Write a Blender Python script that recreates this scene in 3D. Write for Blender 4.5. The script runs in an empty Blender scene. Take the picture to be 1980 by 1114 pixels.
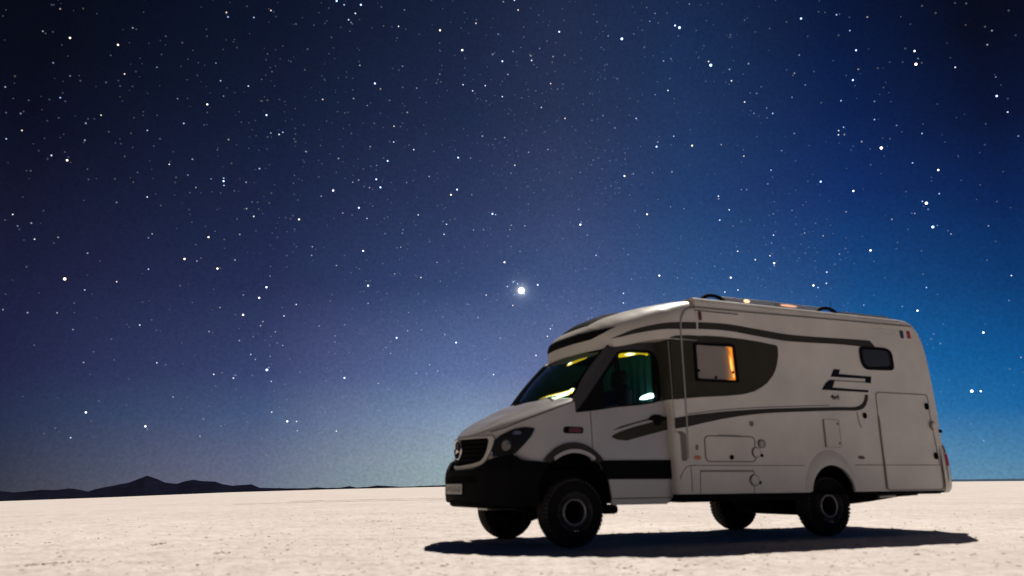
import bpy, bmesh, math, random
import numpy as np
from mathutils import Vector, Matrix, noise
from mathutils.geometry import delaunay_2d_cdt
random.seed(7)
rad = math.radians
sc = bpy.context.scene
col = sc.collection

# ------------------------------------------------------------------ camera
CAM_H = 0.6437
cam_d = bpy.data.cameras.new("camera")
cam_d.sensor_width = 36.0
cam_d.lens = 36.0 * 1497.0 / 1980.0
cam_d.clip_start = 0.1
cam_d.clip_end = 90000.0
cam_d.dof.use_dof = True
cam_d.dof.focus_distance = 3000.0
cam_d.dof.aperture_fstop = 1.3
cam = bpy.data.objects.new("camera", cam_d)
col.objects.link(cam)
cam.matrix_world = (Matrix.Translation((0, 0, CAM_H)) @ Matrix.Rotation(math.pi / 2 + 0.2498, 4, 'X')
                    @ Matrix.Rotation(-0.0089, 4, 'Z'))
sc.camera = cam

# van placement in the world
VAN_X, VAN_Y, VAN_YAW = 0.255, 9.5542, 0.4251
VAN_M = Matrix.Translation((VAN_X, VAN_Y, 0)) @ Matrix.Rotation(VAN_YAW, 4, 'Z')

# ------------------------------------------------------------------ moon (the one sun lamp) and night sky
moon_dir = (Matrix.Rotation(VAN_YAW, 4, 'Z') @ Vector((0.475, 0.505, 1.0))).normalized()
moon_el = math.asin(moon_dir.z)
moon_az = math.atan2(moon_dir.x, moon_dir.y)
sun_d = bpy.data.lights.new("moon_light", 'SUN')
sun_d.energy = 4.35
sun_d.angle = rad(0.55)
sun_d.color = (1.0, 0.925, 0.84)
sun = bpy.data.objects.new("moon_light", sun_d)
col.objects.link(sun)
sun.rotation_euler = (-moon_dir).to_track_quat('-Z', 'Y').to_euler()

world = bpy.data.worlds.new("World")
sc.world = world
world.use_nodes = True
nt = world.node_tree
nt.nodes.clear()

def lin(c):
    return tuple(((v / 255) / 12.92 if v / 255 <= 0.04045 else ((v / 255 + 0.055) / 1.055) ** 2.4) for v in c)

def N(tree, typ, **kw):
    n = tree.nodes.new(typ)
    for k, v in kw.items():
        setattr(n, k, v)
    return n

def math_node(tree, op, a, b=None, c=None, clamp=False):
    n = N(tree, 'ShaderNodeMath', operation=op, use_clamp=clamp)
    for i, v in enumerate((a, b, c)):
        if v is None:
            continue
        if isinstance(v, (int, float)):
            n.inputs[i].default_value = v
        else:
            tree.links.new(v, n.inputs[i])
    return n.outputs[0]

geo = N(nt, 'ShaderNodeTexCoord')
sep = N(nt, 'ShaderNodeSeparateXYZ')
nt.links.new(geo.outputs['Generated'], sep.inputs[0])
az = math_node(nt, 'ARCTAN2', sep.outputs[0], sep.outputs[1])        # radians, + to the right of the view
hyp = math_node(nt, 'SQRT', math_node(nt, 'ADD', math_node(nt, 'MULTIPLY', sep.outputs[0], sep.outputs[0]),
                                      math_node(nt, 'MULTIPLY', sep.outputs[1], sep.outputs[1])))
el = math_node(nt, 'ARCTAN2', sep.outputs[2], hyp)
eld = math_node(nt, 'MULTIPLY', el, 180 / math.pi)
azd = math_node(nt, 'MULTIPLY', az, 180 / math.pi)
# night-sky colour measured at five bearings, each from the horizon to the zenith
SKY = {
    -34: [(0, (46, 50, 63)), (1.5, (43, 48, 67)), (4.4, (34, 42, 71)), (7.4, (31, 33, 67)), (12.4, (25, 28, 57)), (17.5, (18, 21, 44)), (22.5, (10, 12, 31)), (27.5, (6, 8, 21)), (45, (3, 4, 14)), (90, (2, 3, 10))],
    -18: [(0, (103, 110, 131)), (1.7, (92, 104, 132)), (4.7, (67, 89, 127)), (7.7, (53, 68, 110)), (13.8, (36, 46, 84)), (19.5, (27, 36, 68)), (25.5, (20, 28, 54)), (31.5, (13, 21, 43)), (45, (7, 11, 27)), (90, (2, 3, 10))],
    -4: [(0, (152, 166, 171)), (1.8, (148, 164, 174)), (4.7, (126, 146, 175)), (8, (94, 111, 157)), (14.4, (57, 70, 113)), (20.7, (41, 53, 90)), (27, (29, 41, 72)), (33, (24, 34, 61)), (45, (11, 17, 37)), (90, (2, 3, 10))],
    4: [(0, (157, 168, 173)), (1.8, (150, 165, 177)), (4.7, (133, 149, 178)), (8, (98, 114, 159)), (14.4, (65, 84, 129)), (20.7, (49, 65, 103)), (27, (37, 50, 81)), (33, (32, 44, 74)), (45, (15, 21, 43)), (90, (2, 3, 10))],
    14: [(0, (136, 160, 172)), (1.8, (126, 152, 172)), (4.7, (103, 134, 172)), (8, (74, 113, 162)), (14.2, (46, 82, 133)), (20.2, (36, 61, 108)), (26.5, (32, 52, 92)), (32.3, (25, 43, 80)), (45, (13, 21, 43)), (90, (2, 3, 10))],
    25: [(0, (96, 142, 172)), (1.8, (80, 135, 172)), (4.7, (40, 112, 168)), (8, (18, 97, 160)), (13.5, (19, 69, 126)), (19, (17, 46, 102)), (24.5, (13, 33, 79)), (30.3, (10, 24, 60)), (45, (6, 10, 26)), (90, (2, 3, 10))],
    34: [(0, (92, 135, 165)), (1.7, (68, 124, 165)), (4.5, (20, 98, 158)), (7.2, (10, 84, 146)), (12, (11, 56, 110)), (17, (10, 35, 84)), (22.5, (8, 18, 50)), (28, (6, 9, 27)), (45, (3, 4, 14)), (90, (2, 3, 10))],
}
prev = None
keys = sorted(SKY)
for i, k in enumerate(keys):
    r = N(nt, 'ShaderNodeValToRGB')
    r.color_ramp.interpolation = 'B_SPLINE' if False else 'EASE'
    r.color_ramp.interpolation = 'LINEAR'
    els = r.color_ramp.elements
    while len(els) > 1:
        els.remove(els[-1])
    for j, (e, c) in enumerate(SKY[k]):
        x = e / 90.0
        q = els[0] if j == 0 else els.new(x)
        q.position = x
        q.color = (*lin(c), 1)
    nt.links.new(math_node(nt, 'DIVIDE', eld, 90.0, clamp=True), r.inputs[0])
    if prev is None:
        prev = r.outputs[0]
    else:
        mr = N(nt, 'ShaderNodeMapRange', interpolation_type='SMOOTHSTEP' if False else 'LINEAR')
        mr.inputs['From Min'].default_value = keys[i - 1]
        mr.inputs['From Max'].default_value = k
        nt.links.new(azd, mr.inputs['Value'])
        mx = N(nt, 'ShaderNodeMix', data_type='RGBA')
        nt.links.new(mr.outputs[0], mx.inputs['Factor'])
        nt.links.new(prev, mx.inputs['A'])
        nt.links.new(r.outputs[0], mx.inputs['B'])
        prev = mx.outputs['Result']
# faint unevenness of the night air (airglow), large soft magenta / green-blue patches and fine grain of unresolved stars
nz = N(nt, 'ShaderNodeTexNoise'); nz.inputs['Scale'].default_value = 3.2; nz.inputs['Detail'].default_value = 4
nt.links.new(geo.outputs['Generated'], nz.inputs['Vector'])
rp = N(nt, 'ShaderNodeValToRGB')
rp.color_ramp.elements[0].position = 0.34; rp.color_ramp.elements[0].color = (0.88, 1.01, 1.0, 1)
rp.color_ramp.elements[1].position = 0.66; rp.color_ramp.elements[1].color = (1.13, 0.98, 0.98, 1)
nt.links.new(nz.outputs[0], rp.inputs[0])
m1 = N(nt, 'ShaderNodeMix', data_type='RGBA', blend_type='MULTIPLY'); m1.inputs['Factor'].default_value = 1
nt.links.new(prev, m1.inputs['A']); nt.links.new(rp.outputs[0], m1.inputs['B'])
nf = N(nt, 'ShaderNodeTexNoise'); nf.inputs['Scale'].default_value = 260; nf.inputs['Detail'].default_value = 3
nt.links.new(geo.outputs['Generated'], nf.inputs['Vector'])
rf = N(nt, 'ShaderNodeValToRGB')
rf.color_ramp.elements[0].position = 0.3; rf.color_ramp.elements[0].color = (0.89, 0.90, 0.90, 1)
rf.color_ramp.elements[1].position = 0.7; rf.color_ramp.elements[1].color = (1.14, 1.12, 1.12, 1)
nt.links.new(nf.outputs[0], rf.inputs[0])
m2 = N(nt, 'ShaderNodeMix', data_type='RGBA', blend_type='MULTIPLY'); m2.inputs['Factor'].default_value = 1
nt.links.new(m1.outputs['Result'], m2.inputs['A']); nt.links.new(rf.outputs[0], m2.inputs['B'])
# soft aureole of the planet
PLANET_AZ, PLANET_EL = rad(0.709), rad(14.114)
pd = Vector((math.sin(PLANET_AZ) * math.cos(PLANET_EL), math.cos(PLANET_AZ) * math.cos(PLANET_EL), math.sin(PLANET_EL)))
dt = N(nt, 'ShaderNodeVectorMath', operation='DISTANCE')
nt.links.new(geo.outputs['Generated'], dt.inputs[0]); dt.inputs[1].default_value = pd
g1 = math_node(nt, 'POWER', 2.718, math_node(nt, 'MULTIPLY', math_node(nt, 'MULTIPLY', dt.outputs['Value'], dt.outputs['Value']), -1 / (0.0062 ** 2)))
g2 = math_node(nt, 'POWER', 2.718, math_node(nt, 'MULTIPLY', math_node(nt, 'MULTIPLY', dt.outputs['Value'], dt.outputs['Value']), -1 / (0.016 ** 2)))
gs = math_node(nt, 'ADD', math_node(nt, 'MULTIPLY', g1, 0.42), math_node(nt, 'MULTIPLY', g2, 0.07))
ga = N(nt, 'ShaderNodeMix', data_type='RGBA', blend_type='ADD'); 
gm = N(nt, 'ShaderNodeMix', data_type='RGBA', blend_type='MIX')
gm.inputs['A'].default_value = (0, 0, 0, 1); gm.inputs['B'].default_value = (0.8, 0.9, 1.0, 1)
nt.links.new(gs, gm.inputs['Factor'])
ga.inputs['Factor'].default_value = 1
nt.links.new(m2.outputs['Result'], ga.inputs['A']); nt.links.new(gm.outputs['Result'], ga.inputs['B'])
bg = N(nt, 'ShaderNodeBackground'); bg.inputs['Strength'].default_value = 1.0
nt.links.new(ga.outputs['Result'], bg.inputs['Color'])
sky = N(nt, 'ShaderNodeTexSky', sky_type='NISHITA', sun_disc=False)
sky.sun_elevation = moon_el
sky.sun_rotation = moon_az
sky.altitude = 3650
bg2 = N(nt, 'ShaderNodeBackground'); bg2.inputs['Strength'].default_value = 0.0006
nt.links.new(sky.outputs[0], bg2.inputs['Color'])
ad = N(nt, 'ShaderNodeAddShader')
nt.links.new(bg.outputs[0], ad.inputs[0]); nt.links.new(bg2.outputs[0], ad.inputs[1])
wo = N(nt, 'ShaderNodeOutputWorld')
nt.links.new(ad.outputs[0], wo.inputs[0])

sc.view_settings.view_transform = 'Standard'
sc.view_settings.look = 'None'
sc.view_settings.exposure = 0.0
sc.view_settings.gamma = 1.0
sc.view_settings.use_curve_mapping = False
sc.render.engine = 'CYCLES'
sc.cycles.max_bounces = 8
sc.cycles.transparent_max_bounces = 12

# ------------------------------------------------------------------ materials
def mat(name, base, rough=0.5, metal=0.0, spec=0.5, noise_amt=0.0, noise_scale=6.0, bump=0.0, bump_scale=60.0, coat=0.0):
    m = bpy.data.materials.new(name)
    m.use_nodes = True
    t = m.node_tree
    b = t.nodes['Principled BSDF']
    b.inputs['Base Color'].default_value = (*base, 1)
    b.inputs['Roughness'].default_value = rough
    b.inputs['Metallic'].default_value = metal
    b.inputs['Specular IOR Level'].default_value = spec
    b.inputs['Coat Weight'].default_value = coat
    b.inputs['Coat Roughness'].default_value = 0.08
    tc = N(t, 'ShaderNodeTexCoord')
    if noise_amt:
        n = N(t, 'ShaderNodeTexNoise'); n.inputs['Scale'].default_value = noise_scale; n.inputs['Detail'].default_value = 6
        n.inputs['Roughness'].default_value = 0.62
        t.links.new(tc.outputs['Object'], n.inputs['Vector'])
        r = N(t, 'ShaderNodeValToRGB')
        r.color_ramp.elements[0].position = 0.3; r.color_ramp.elements[1].position = 0.7
        r.color_ramp.elements[0].color = (*[v * (1 - noise_amt) for v in base], 1)
        r.color_ramp.elements[1].color = (*[min(1, v * (1 + noise_amt)) for v in base], 1)
        t.links.new(n.outputs[0], r.inputs[0]); t.links.new(r.outputs[0], b.inputs['Base Color'])
        rr = N(t, 'ShaderNodeMapRange')
        rr.inputs['To Min'].default_value = max(0.02, rough * 0.8); rr.inputs['To Max'].default_value = min(1, rough * 1.3)
        t.links.new(n.outputs[0], rr.inputs['Value']); t.links.new(rr.outputs[0], b.inputs['Roughness'])
    if bump:
        n2 = N(t, 'ShaderNodeTexNoise'); n2.inputs['Scale'].default_value = bump_scale; n2.inputs['Detail'].default_value = 5
        t.links.new(tc.outputs['Object'], n2.inputs['Vector'])
        bp = N(t, 'ShaderNodeBump'); bp.inputs['Strength'].default_value = bump; bp.inputs['Distance'].default_value = 0.01
        t.links.new(n2.outputs[0], bp.inputs['Height']); t.links.new(bp.outputs[0], b.inputs['Normal'])
    return m

def emit(name, colour, strength):
    m = bpy.data.materials.new(name); m.use_nodes = True
    b = m.node_tree.nodes['Principled BSDF']
    b.inputs['Base Color'].default_value = (*colour, 1)
    b.inputs['Emission Color'].default_value = (*colour, 1)
    b.inputs['Emission Strength'].default_value = strength
    return m

M = {}
M['gelcoat'] = mat('white_gelcoat', (0.52, 0.482, 0.438), 0.38, spec=0.4, noise_amt=0.11, noise_scale=1.5, bump=0.05, bump_scale=9)
M['cab_paint'] = mat('silver_white_cab_paint', (0.355, 0.333, 0.326), 0.30, spec=0.5, noise_amt=0.05, noise_scale=3, coat=0.25)
M['anthracite'] = mat('anthracite_film', (0.033, 0.030, 0.029), 0.75, spec=0.08, noise_amt=0.12)
M['taupe'] = mat('taupe_panel_film', (0.033, 0.031, 0.024), 0.75, spec=0.08, noise_amt=0.10)
M['dark_frame'] = mat('charcoal_frame', (0.038, 0.036, 0.041), 0.5, spec=0.25, noise_amt=0.1)  # upper door frames and windscreen pillars, set darker than the door
M['blind_dark'] = mat('dark_insulating_screen', (0.10, 0.19, 0.20), 0.9)
M['fairing'] = mat('pale_roof_fairing', (0.34, 0.36, 0.40), 0.35)
M['navy'] = mat('navy_emblem_film', (0.005, 0.005, 0.012), 0.7, spec=0.08)
M['black_plastic'] = mat('black_textured_plastic', (0.0042, 0.004, 0.0045), 0.8, spec=0.07, bump=0.25, bump_scale=220, noise_amt=0.2)
M['black'] = mat('matt_black', (0.002, 0.002, 0.002), 0.95, spec=0.05)
M['rubber'] = mat('tyre_rubber', (0.009, 0.0085, 0.0085), 0.9, spec=0.08, noise_amt=0.35, noise_scale=14, bump=0.4, bump_scale=90)
M['dust_rubber'] = mat('salt_dusted_tread', (0.032, 0.029, 0.030), 0.9, spec=0.08, noise_amt=0.4, noise_scale=22)
M['rim'] = mat('dark_painted_wheel', (0.045, 0.044, 0.045), 0.5, metal=0.2, spec=0.2, noise_amt=0.25, noise_scale=12)
M['rim_bright'] = mat('worn_steel_edge', (0.26, 0.25, 0.235), 0.4, metal=0.6)
M['chrome'] = mat('chrome', (0.62, 0.60, 0.57), 0.22, metal=0.9)
M['silver_frame'] = mat('matt_silver_frame', (0.50, 0.47, 0.42), 0.42, metal=0.35)
M['seal'] = mat('grey_seal', (0.13, 0.12, 0.11), 0.6)
M['alu'] = mat('anodised_aluminium', (0.30, 0.285, 0.26), 0.45, metal=0.5)
M['amber'] = mat('amber_lens', (0.42, 0.13, 0.02), 0.25)
M['red'] = mat('red_lens', (0.30, 0.003, 0.010), 0.4, spec=0.15)
M['flag_red'] = mat('red_film', (0.28, 0.008, 0.028), 0.5)
M['flag_blue'] = mat('blue_film', (0.010, 0.016, 0.065), 0.5)
M['darkred'] = mat('dark_red_lens', (0.10, 0.018, 0.016), 0.3)
M['plate'] = mat('licence_plate_film', (0.34, 0.32, 0.30), 0.45, noise_amt=0.1)
M['blind'] = mat('pleated_blind', (0.50, 0.46, 0.42), 0.8, noise_amt=0.05)
M['fabric'] = mat('dark_seat_fabric', (0.012, 0.012, 0.014), 0.95)
M['curtain'] = mat('teal_cab_curtain', (0.045, 0.16, 0.145), 0.9, noise_amt=0.15, noise_scale=8)
M['rust'] = mat('rust_streak', (0.30, 0.19, 0.15), 0.8)
M['solar'] = mat('solar_glass', (0.012, 0.014, 0.030), 0.15)
M['lens_clear'] = mat('headlight_reflector', (0.50, 0.49, 0.50), 0.16, metal=0.9)
M['lens_black'] = mat('headlight_smoked_housing', (0.008, 0.008, 0.009), 0.22, spec=0.25)
M['dark_glass'] = mat('tinted_window_glass', (0.022, 0.021, 0.021), 0.3, spec=0.25)
M['headliner'] = mat('headliner', (0.10, 0.10, 0.09), 0.95)
M['exhaust'] = mat('bare_metal', (0.35, 0.33, 0.30), 0.4, metal=0.7)
# the blind of the lit window: warm cabin light shines through it, strongest along its open edge
t = M['blind'].node_tree; b = t.nodes['Principled BSDF']
tc_ = N(t, 'ShaderNodeTexCoord'); sp3 = N(t, 'ShaderNodeSeparateXYZ'); t.links.new(tc_.outputs['Object'], sp3.inputs[0])
rb = N(t, 'ShaderNodeValToRGB'); e_ = rb.color_ramp.elements
e_[0].position = 0.0; e_[0].color = (0.022, 0.018, 0.014, 1); e_[1].position = 1.0; e_[1].color = (1.0, 0.36, 0.02, 1)
q_ = e_.new(0.72); q_.color = (0.030, 0.020, 0.013, 1)
q_ = e_.new(0.87); q_.color = (0.13, 0.055, 0.008, 1)
mr_ = N(t, 'ShaderNodeMapRange'); mr_.inputs['From Min'].default_value = 1.63; mr_.inputs['From Max'].default_value = 2.16
t.links.new(sp3.outputs[0], mr_.inputs['Value']); t.links.new(mr_.outputs[0], rb.inputs[0]); t.links.new(rb.outputs[0], b.inputs['Emission Color'])
b.inputs['Emission Strength'].default_value = 0.9
M['em_yellow'] = emit('lit_lamp_yellow', (1.0, 0.47, 0.008), 1.6)
M['em_core'] = emit('lit_lamp_warm_white', (1.0, 0.90, 0.58), 5.0)
M['em_white'] = emit('lit_lamp_white', (0.95, 0.97, 1.0), 9.0)
M['em_orange'] = emit('lit_cabin_light_orange', (1.0, 0.30, 0.008), 1.5)
M['em_orange_core'] = emit('lit_cabin_light_core', (1.0, 0.50, 0.12), 3.0)
M['em_spot'] = emit('warm_spot_glow', (1.0, 0.62, 0.34), 1.6)
M['em_spot2'] = emit('warm_spot_glow_dim', (1.0, 0.50, 0.33), 0.75)

def glass(name, tint, rough=0.03):
    m = bpy.data.materials.new(name); m.use_nodes = True
    t = m.node_tree
    t.nodes.remove(t.nodes['Principled BSDF'])
    o = t.nodes['Material Output']
    tr = N(t, 'ShaderNodeBsdfTransparent'); tr.inputs[0].default_value = (*tint, 1)
    gl = N(t, 'ShaderNodeBsdfGlossy'); gl.inputs['Roughness'].default_value = rough
    lw = N(t, 'ShaderNodeLayerWeight')
    mx = N(t, 'ShaderNodeMixShader')
    fr = math_node(t, 'ADD', math_node(t, 'MULTIPLY', math_node(t, 'POWER', lw.outputs['Facing'], 5.0), 0.6), 0.03)
    t.links.new(fr, mx.inputs[0]); t.links.new(tr.outputs[0], mx.inputs[1]); t.links.new(gl.outputs[0], mx.inputs[2])
    t.links.new(mx.outputs[0], o.inputs[0])
    return m
M['glass'] = glass('green_tinted_glass', (0.62, 0.78, 0.74))
M['acrylic'] = glass('acrylic_window', (0.80, 0.78, 0.76), 0.08)

# ------------------------------------------------------------------ mesh helpers
def finish(me, name, material, parent=None, smooth=True, angle=32):
    if isinstance(material, (list, tuple)):
        for q in material:
            me.materials.append(M[q])
    else:
        me.materials.append(M[material] if isinstance(material, str) else material)
    if smooth:
        me.polygons.foreach_set('use_smooth', [True] * len(me.polygons))
        me.set_sharp_from_angle(angle=rad(angle))
    o = bpy.data.objects.new(name, me)
    col.objects.link(o)
    if parent is not None:
        o.parent = parent
    return o

def from_bm(bm, name, material, parent=None, smooth=True, angle=32):
    bmesh.ops.recalc_face_normals(bm, faces=bm.faces)
    me = bpy.data.meshes.new(name)
    bm.to_mesh(me); bm.free()
    return finish(me, name, material, parent, smooth, angle)

def add_box(bm, x0, x1, y0, y1, z0, z1, bevel=0.0, seg=2):
    vs = [bm.verts.new((x, y, z)) for x in (x0, x1) for y in (y0, y1) for z in (z0, z1)]
    f = []
    for a in ((0, 1, 3, 2), (4, 6, 7, 5), (0, 4, 5, 1), (2, 3, 7, 6), (0, 2, 6, 4), (1, 5, 7, 3)):
        f.append(bm.faces.new([vs[i] for i in a]))
    if bevel:
        es = list({e for q in f for e in q.edges})
        bmesh.ops.bevel(bm, geom=es, offset=bevel, segments=seg, affect='EDGES', profile=0.5)

def box(name, material, parent, *b, bevel=0.0, seg=2):
    bm = bmesh.new(); add_box(bm, *b, bevel=bevel, seg=seg)
    return from_bm(bm, name, material, parent)

def tube(bm, pts, r, seg=10, caps=True, rfun=None):
    pts = [Vector(p) for p in pts]
    rings = []
    for i, p in enumerate(pts):
        a = pts[max(0, i - 1)]; b = pts[min(len(pts) - 1, i + 1)]
        d = (b - a).normalized()
        u = d.cross(Vector((0, 0, 1)))
        if u.length < 1e-3:
            u = d.cross(Vector((0, 1, 0)))
        u.normalize(); v = d.cross(u)
        rr = rfun(i / (len(pts) - 1)) if rfun else r
        rings.append([bm.verts.new(p + u * rr * math.cos(2 * math.pi * k / seg) + v * rr * math.sin(2 * math.pi * k / seg)) for k in range(seg)])
    for a, b in zip(rings, rings[1:]):
        for k in range(seg):
            bm.faces.new((a[k], a[(k + 1) % seg], b[(k + 1) % seg], b[k]))
    if caps:
        bm.faces.new(rings[0][::-1]); bm.faces.new(rings[-1])

def lathe(bm, prof, centre, seg=48, axis_sign=-1):
    """prof: list of (radius, depth); depth runs along the van's y axis times axis_sign"""
    cx, cy, cz = centre
    rings = []
    for r, d in prof:
        if r < 1e-5:
            rings.append([bm.verts.new((cx, cy + axis_sign * d, cz))])
        else:
            rings.append([bm.verts.new((cx + r * math.cos(2 * math.pi * k / seg), cy + axis_sign * d, cz + r * math.sin(2 * math.pi * k / seg))) for k in range(seg)])
    for a, b in zip(rings, rings[1:]):
        if len(a) == 1 and len(b) == 1:
            continue
        for k in range(seg):
            k2 = (k + 1) % seg
            if len(a) == 1:
                bm.faces.new((a[0], b[k2], b[k]))
            elif len(b) == 1:
                bm.faces.new((a[k], a[k2], b[0]))
            else:
                bm.faces.new((a[k], a[k2], b[k2], b[k]))

def inside(p, poly):
    x, y = p; c = False
    n = len(poly)
    j = n - 1
    for i in range(n):
        xi, yi = poly[i]; xj, yj = poly[j]
        if (yi > y) != (yj > y) and x < (xj - xi) * (y - yi) / (yj - yi) + xi:
            c = not c
        j = i
    return c

def resample(poly, step):
    out = []
    n = len(poly)
    for i in range(n):
        a = Vector(poly[i]); b = Vector(poly[(i + 1) % n])
        k = max(1, int((b - a).length / step))
        for q in range(k):
            out.append(tuple(a.lerp(b, q / k)))
    return out

def smooth_closed(pts, sub=6):
    out = []; n = len(pts)
    for i in range(n):
        p0, p1, p2, p3 = (Vector(pts[(i + k - 1) % n]) for k in range(4))
        for q in range(sub):
            t = q / sub
            out.append(tuple(0.5 * ((2 * p1) + (-p0 + p2) * t + (2 * p0 - 5 * p1 + 4 * p2 - p3) * t * t + (-p0 + 3 * p1 - 3 * p2 + p3) * t ** 3)))
    return out

def spline(pts, sub=8):
    out = []; n = len(pts)
    for i in range(n - 1):
        p0 = Vector(pts[max(0, i - 1)]); p1 = Vector(pts[i]); p2 = Vector(pts[i + 1]); p3 = Vector(pts[min(n - 1, i + 2)])
        for q in range(sub):
            t = q / sub
            out.append(tuple(0.5 * ((2 * p1) + (-p0 + p2) * t + (2 * p0 - 5 * p1 + 4 * p2 - p3) * t * t + (-p0 + 3 * p1 - 3 * p2 + p3) * t ** 3)))
    out.append(tuple(Vector(pts[-1])))
    return out

def rounded(x0, x1, z0, z1, r, seg=5):
    out = []
    for cx, cz, a0 in ((x1 - r, z1 - r, 0), (x0 + r, z1 - r, 90), (x0 + r, z0 + r, 180), (x1 - r, z0 + r, 270)):
        for k in range(seg + 1):
            a = rad(a0 + 90 * k / seg)
            out.append((cx + r * math.cos(a), cz + r * math.sin(a)))
    return out

def round_poly(pts, r, seg=4):
    """round every corner of a closed polygon"""
    out = []; n = len(pts)
    for i in range(n):
        a, b, c = Vector(pts[i - 1]), Vector(pts[i]), Vector(pts[(i + 1) % n])
        d1 = min(r, (a - b).length * 0.45); d2 = min(r, (c - b).length * 0.45)
        p = b + (a - b).normalized() * d1; q = b + (c - b).normalized() * d2
        for k in range(seg + 1):
            t = k / seg
            out.append(tuple(p * (1 - t) ** 2 + b * 2 * t * (1 - t) + q * t * t))
    return out

def sheet_bm(bm, outline, surf, off=0.0, thick=0.02, holes=(), grid=0.09, step=0.06):
    """a panel of real thickness over the surface surf(u, v, offset) -> Vector"""
    loops = [resample(outline, step)] + [resample(h, step) for h in holes]
    vs = []; es = []
    for lp in loops:
        b = len(vs); vs += [Vector(p) for p in lp]
        es += [(b + i, b + (i + 1) % len(lp)) for i in range(len(lp))]
    us = [p[0] for p in loops[0]]; ws = [p[1] for p in loops[0]]
    def near(p):
        for lp in loops:
            for q in lp:
                if abs(q[0] - p[0]) < grid * 0.35 and abs(q[1] - p[1]) < grid * 0.35:
                    return True
        return False
    u = min(us) + grid
    while u < max(us):
        w = min(ws) + grid
        while w < max(ws):
            if inside((u, w), loops[0]) and not any(inside((u, w), h) for h in loops[1:]) and not near((u, w)):
                vs.append(Vector((u, w)))
            w += grid
        u += grid
    V, E, F, *_ = delaunay_2d_cdt(vs, es, [], 0, 1e-6)
    fr = [bm.verts.new(surf(p[0], p[1], off)) for p in V]
    bk = [bm.verts.new(surf(p[0], p[1], off - thick)) for p in V]
    edge = {}
    for f in F:
        c = sum((V[i] for i in f), Vector((0, 0))) / len(f)
        if not inside(c, loops[0]) or any(inside(c, h) for h in loops[1:]):
            continue
        bm.faces.new([fr[i] for i in f]); bm.faces.new([bk[i] for i in reversed(f)])
        for i in range(len(f)):
            a, b = f[i], f[(i + 1) % len(f)]
            k = (min(a, b), max(a, b))
            edge[k] = edge.get(k, 0) + 1
    for (a, b), n in edge.items():
        if n == 1:
            try:
                bm.faces.new((fr[a], fr[b], bk[b], bk[a]))
            except ValueError:
                pass
    lone = [v for v in fr + bk if not v.link_faces]
    for v in lone:
        bm.verts.remove(v)

def sheet(name, material, parent, outline, surf, off=0.0, thick=0.02, holes=(), grid=0.09, step=0.06, mirror=False, angle=35):
    bm = bmesh.new()
    sheet_bm(bm, outline, surf, off, thick, holes, grid, step)
    if mirror:
        g = bmesh.ops.duplicate(bm, geom=bm.verts[:] + bm.edges[:] + bm.faces[:])
        for v in g['geom']:
            if isinstance(v, bmesh.types.BMVert):
                v.co.y = -v.co.y
    return from_bm(bm, name, material, parent, angle=angle)

def flat_line(pts, w):
    """closed polygon for an open polyline of width w"""
    pts = [Vector(p) for p in pts]
    L = []; R = []
    for i, p in enumerate(pts):
        d = (pts[min(len(pts) - 1, i + 1)] - pts[max(0, i - 1)]).normalized()
        n = Vector((-d.y, d.x)) * w / 2
        L.append(tuple(p + n)); R.append(tuple(p - n))
    return L + R[::-1]

def frame_loop(poly, w):
    """inner loop of a closed polygon shrunk by w"""
    n = len(poly); out = []
    area = sum(poly[i][0] * poly[(i + 1) % n][1] - poly[(i + 1) % n][0] * poly[i][1] for i in range(n))
    s = 1 if area > 0 else -1
    for i in range(n):
        a, b, c = Vector(poly[i - 1]), Vector(poly[i]), Vector(poly[(i + 1) % n])
        d = ((b - a).normalized() + (c - b).normalized())
        d = d.normalized() if d.length > 1e-6 else (b - a).normalized()
        out.append(tuple(b + Vector((-d.y, d.x)) * w * s))
    return out

# ------------------------------------------------------------------ salt flat
def az_drop(a):
    """the flat falls away very gently towards the left-hand shore (slope as tan of the angle)"""
    return math.tan(rad(float(np.interp(a, [-60, -32.7, -26.5, -19.7, -12.2, -4.7, 5], [0.80, 0.655, 0.50, 0.285, 0.135, 0.04, 0.0]))))

def ground_z(x, y, r=None):
    r = math.hypot(x, y) if r is None else r
    a = math.degrees(math.atan2(x, y))
    z = 0.0
    if abs(a) < 75:
        z -= az_drop(a) * max(0.0, r - 14.0)
    elif a < 0:
        z -= az_drop(-60) * max(0.0, r - 14.0) * max(0.0, (180 + a) / 105)
    if r < 90:
        f = min(1.0, max(0.0, (90 - r) / 60))
        p = Vector((x, y, 0))
        n1 = noise.noise(p * 0.35); n2 = noise.noise(p * 1.7 + Vector((9, 3, 1))); n3 = noise.noise(p * 6.5); n4 = noise.noise(p * 17.0)
        z += f * (0.012 * n1 + 0.010 * n2 + 0.010 * n3 + 0.007 * n4) - 0.004
    return z

azs = []
a = -180.0
while a < 180.0:
    azs.append(a)
    a += 0.16 if -42 < a < 42 else (1.0 if -70 < a < 70 else 5.0)
rs = [0.0001]
r = 1.5
while r < 22:
    rs.append(r); r *= 1.016
while r < 90:
    rs.append(r); r *= 1.035
while r < 30000:
    rs.append(r); r *= 1.14
verts = []; faces = []
na = len(azs)
sn = [math.sin(rad(a)) for a in azs]; cs = [math.cos(rad(a)) for a in azs]
for r in rs:
    for i in range(na):
        x, y = r * sn[i], r * cs[i]
        verts.append((x, y, ground_z(x, y, r)))
for j in range(len(rs) - 1):
    for i in range(na):
        i2 = (i + 1) % na
        faces.append((j * na + i, j * na + i2, (j + 1) * na + i2, (j + 1) * na + i))
me = bpy.data.meshes.new("salt_flat")
me.from_pydata(verts, [], faces)
gm_ = bpy.data.materials.new("salt_crust"); gm_.use_nodes = True
t = gm_.node_tree; b = t.nodes['Principled BSDF']
tc = N(t, 'ShaderNodeTexCoord')
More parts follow.
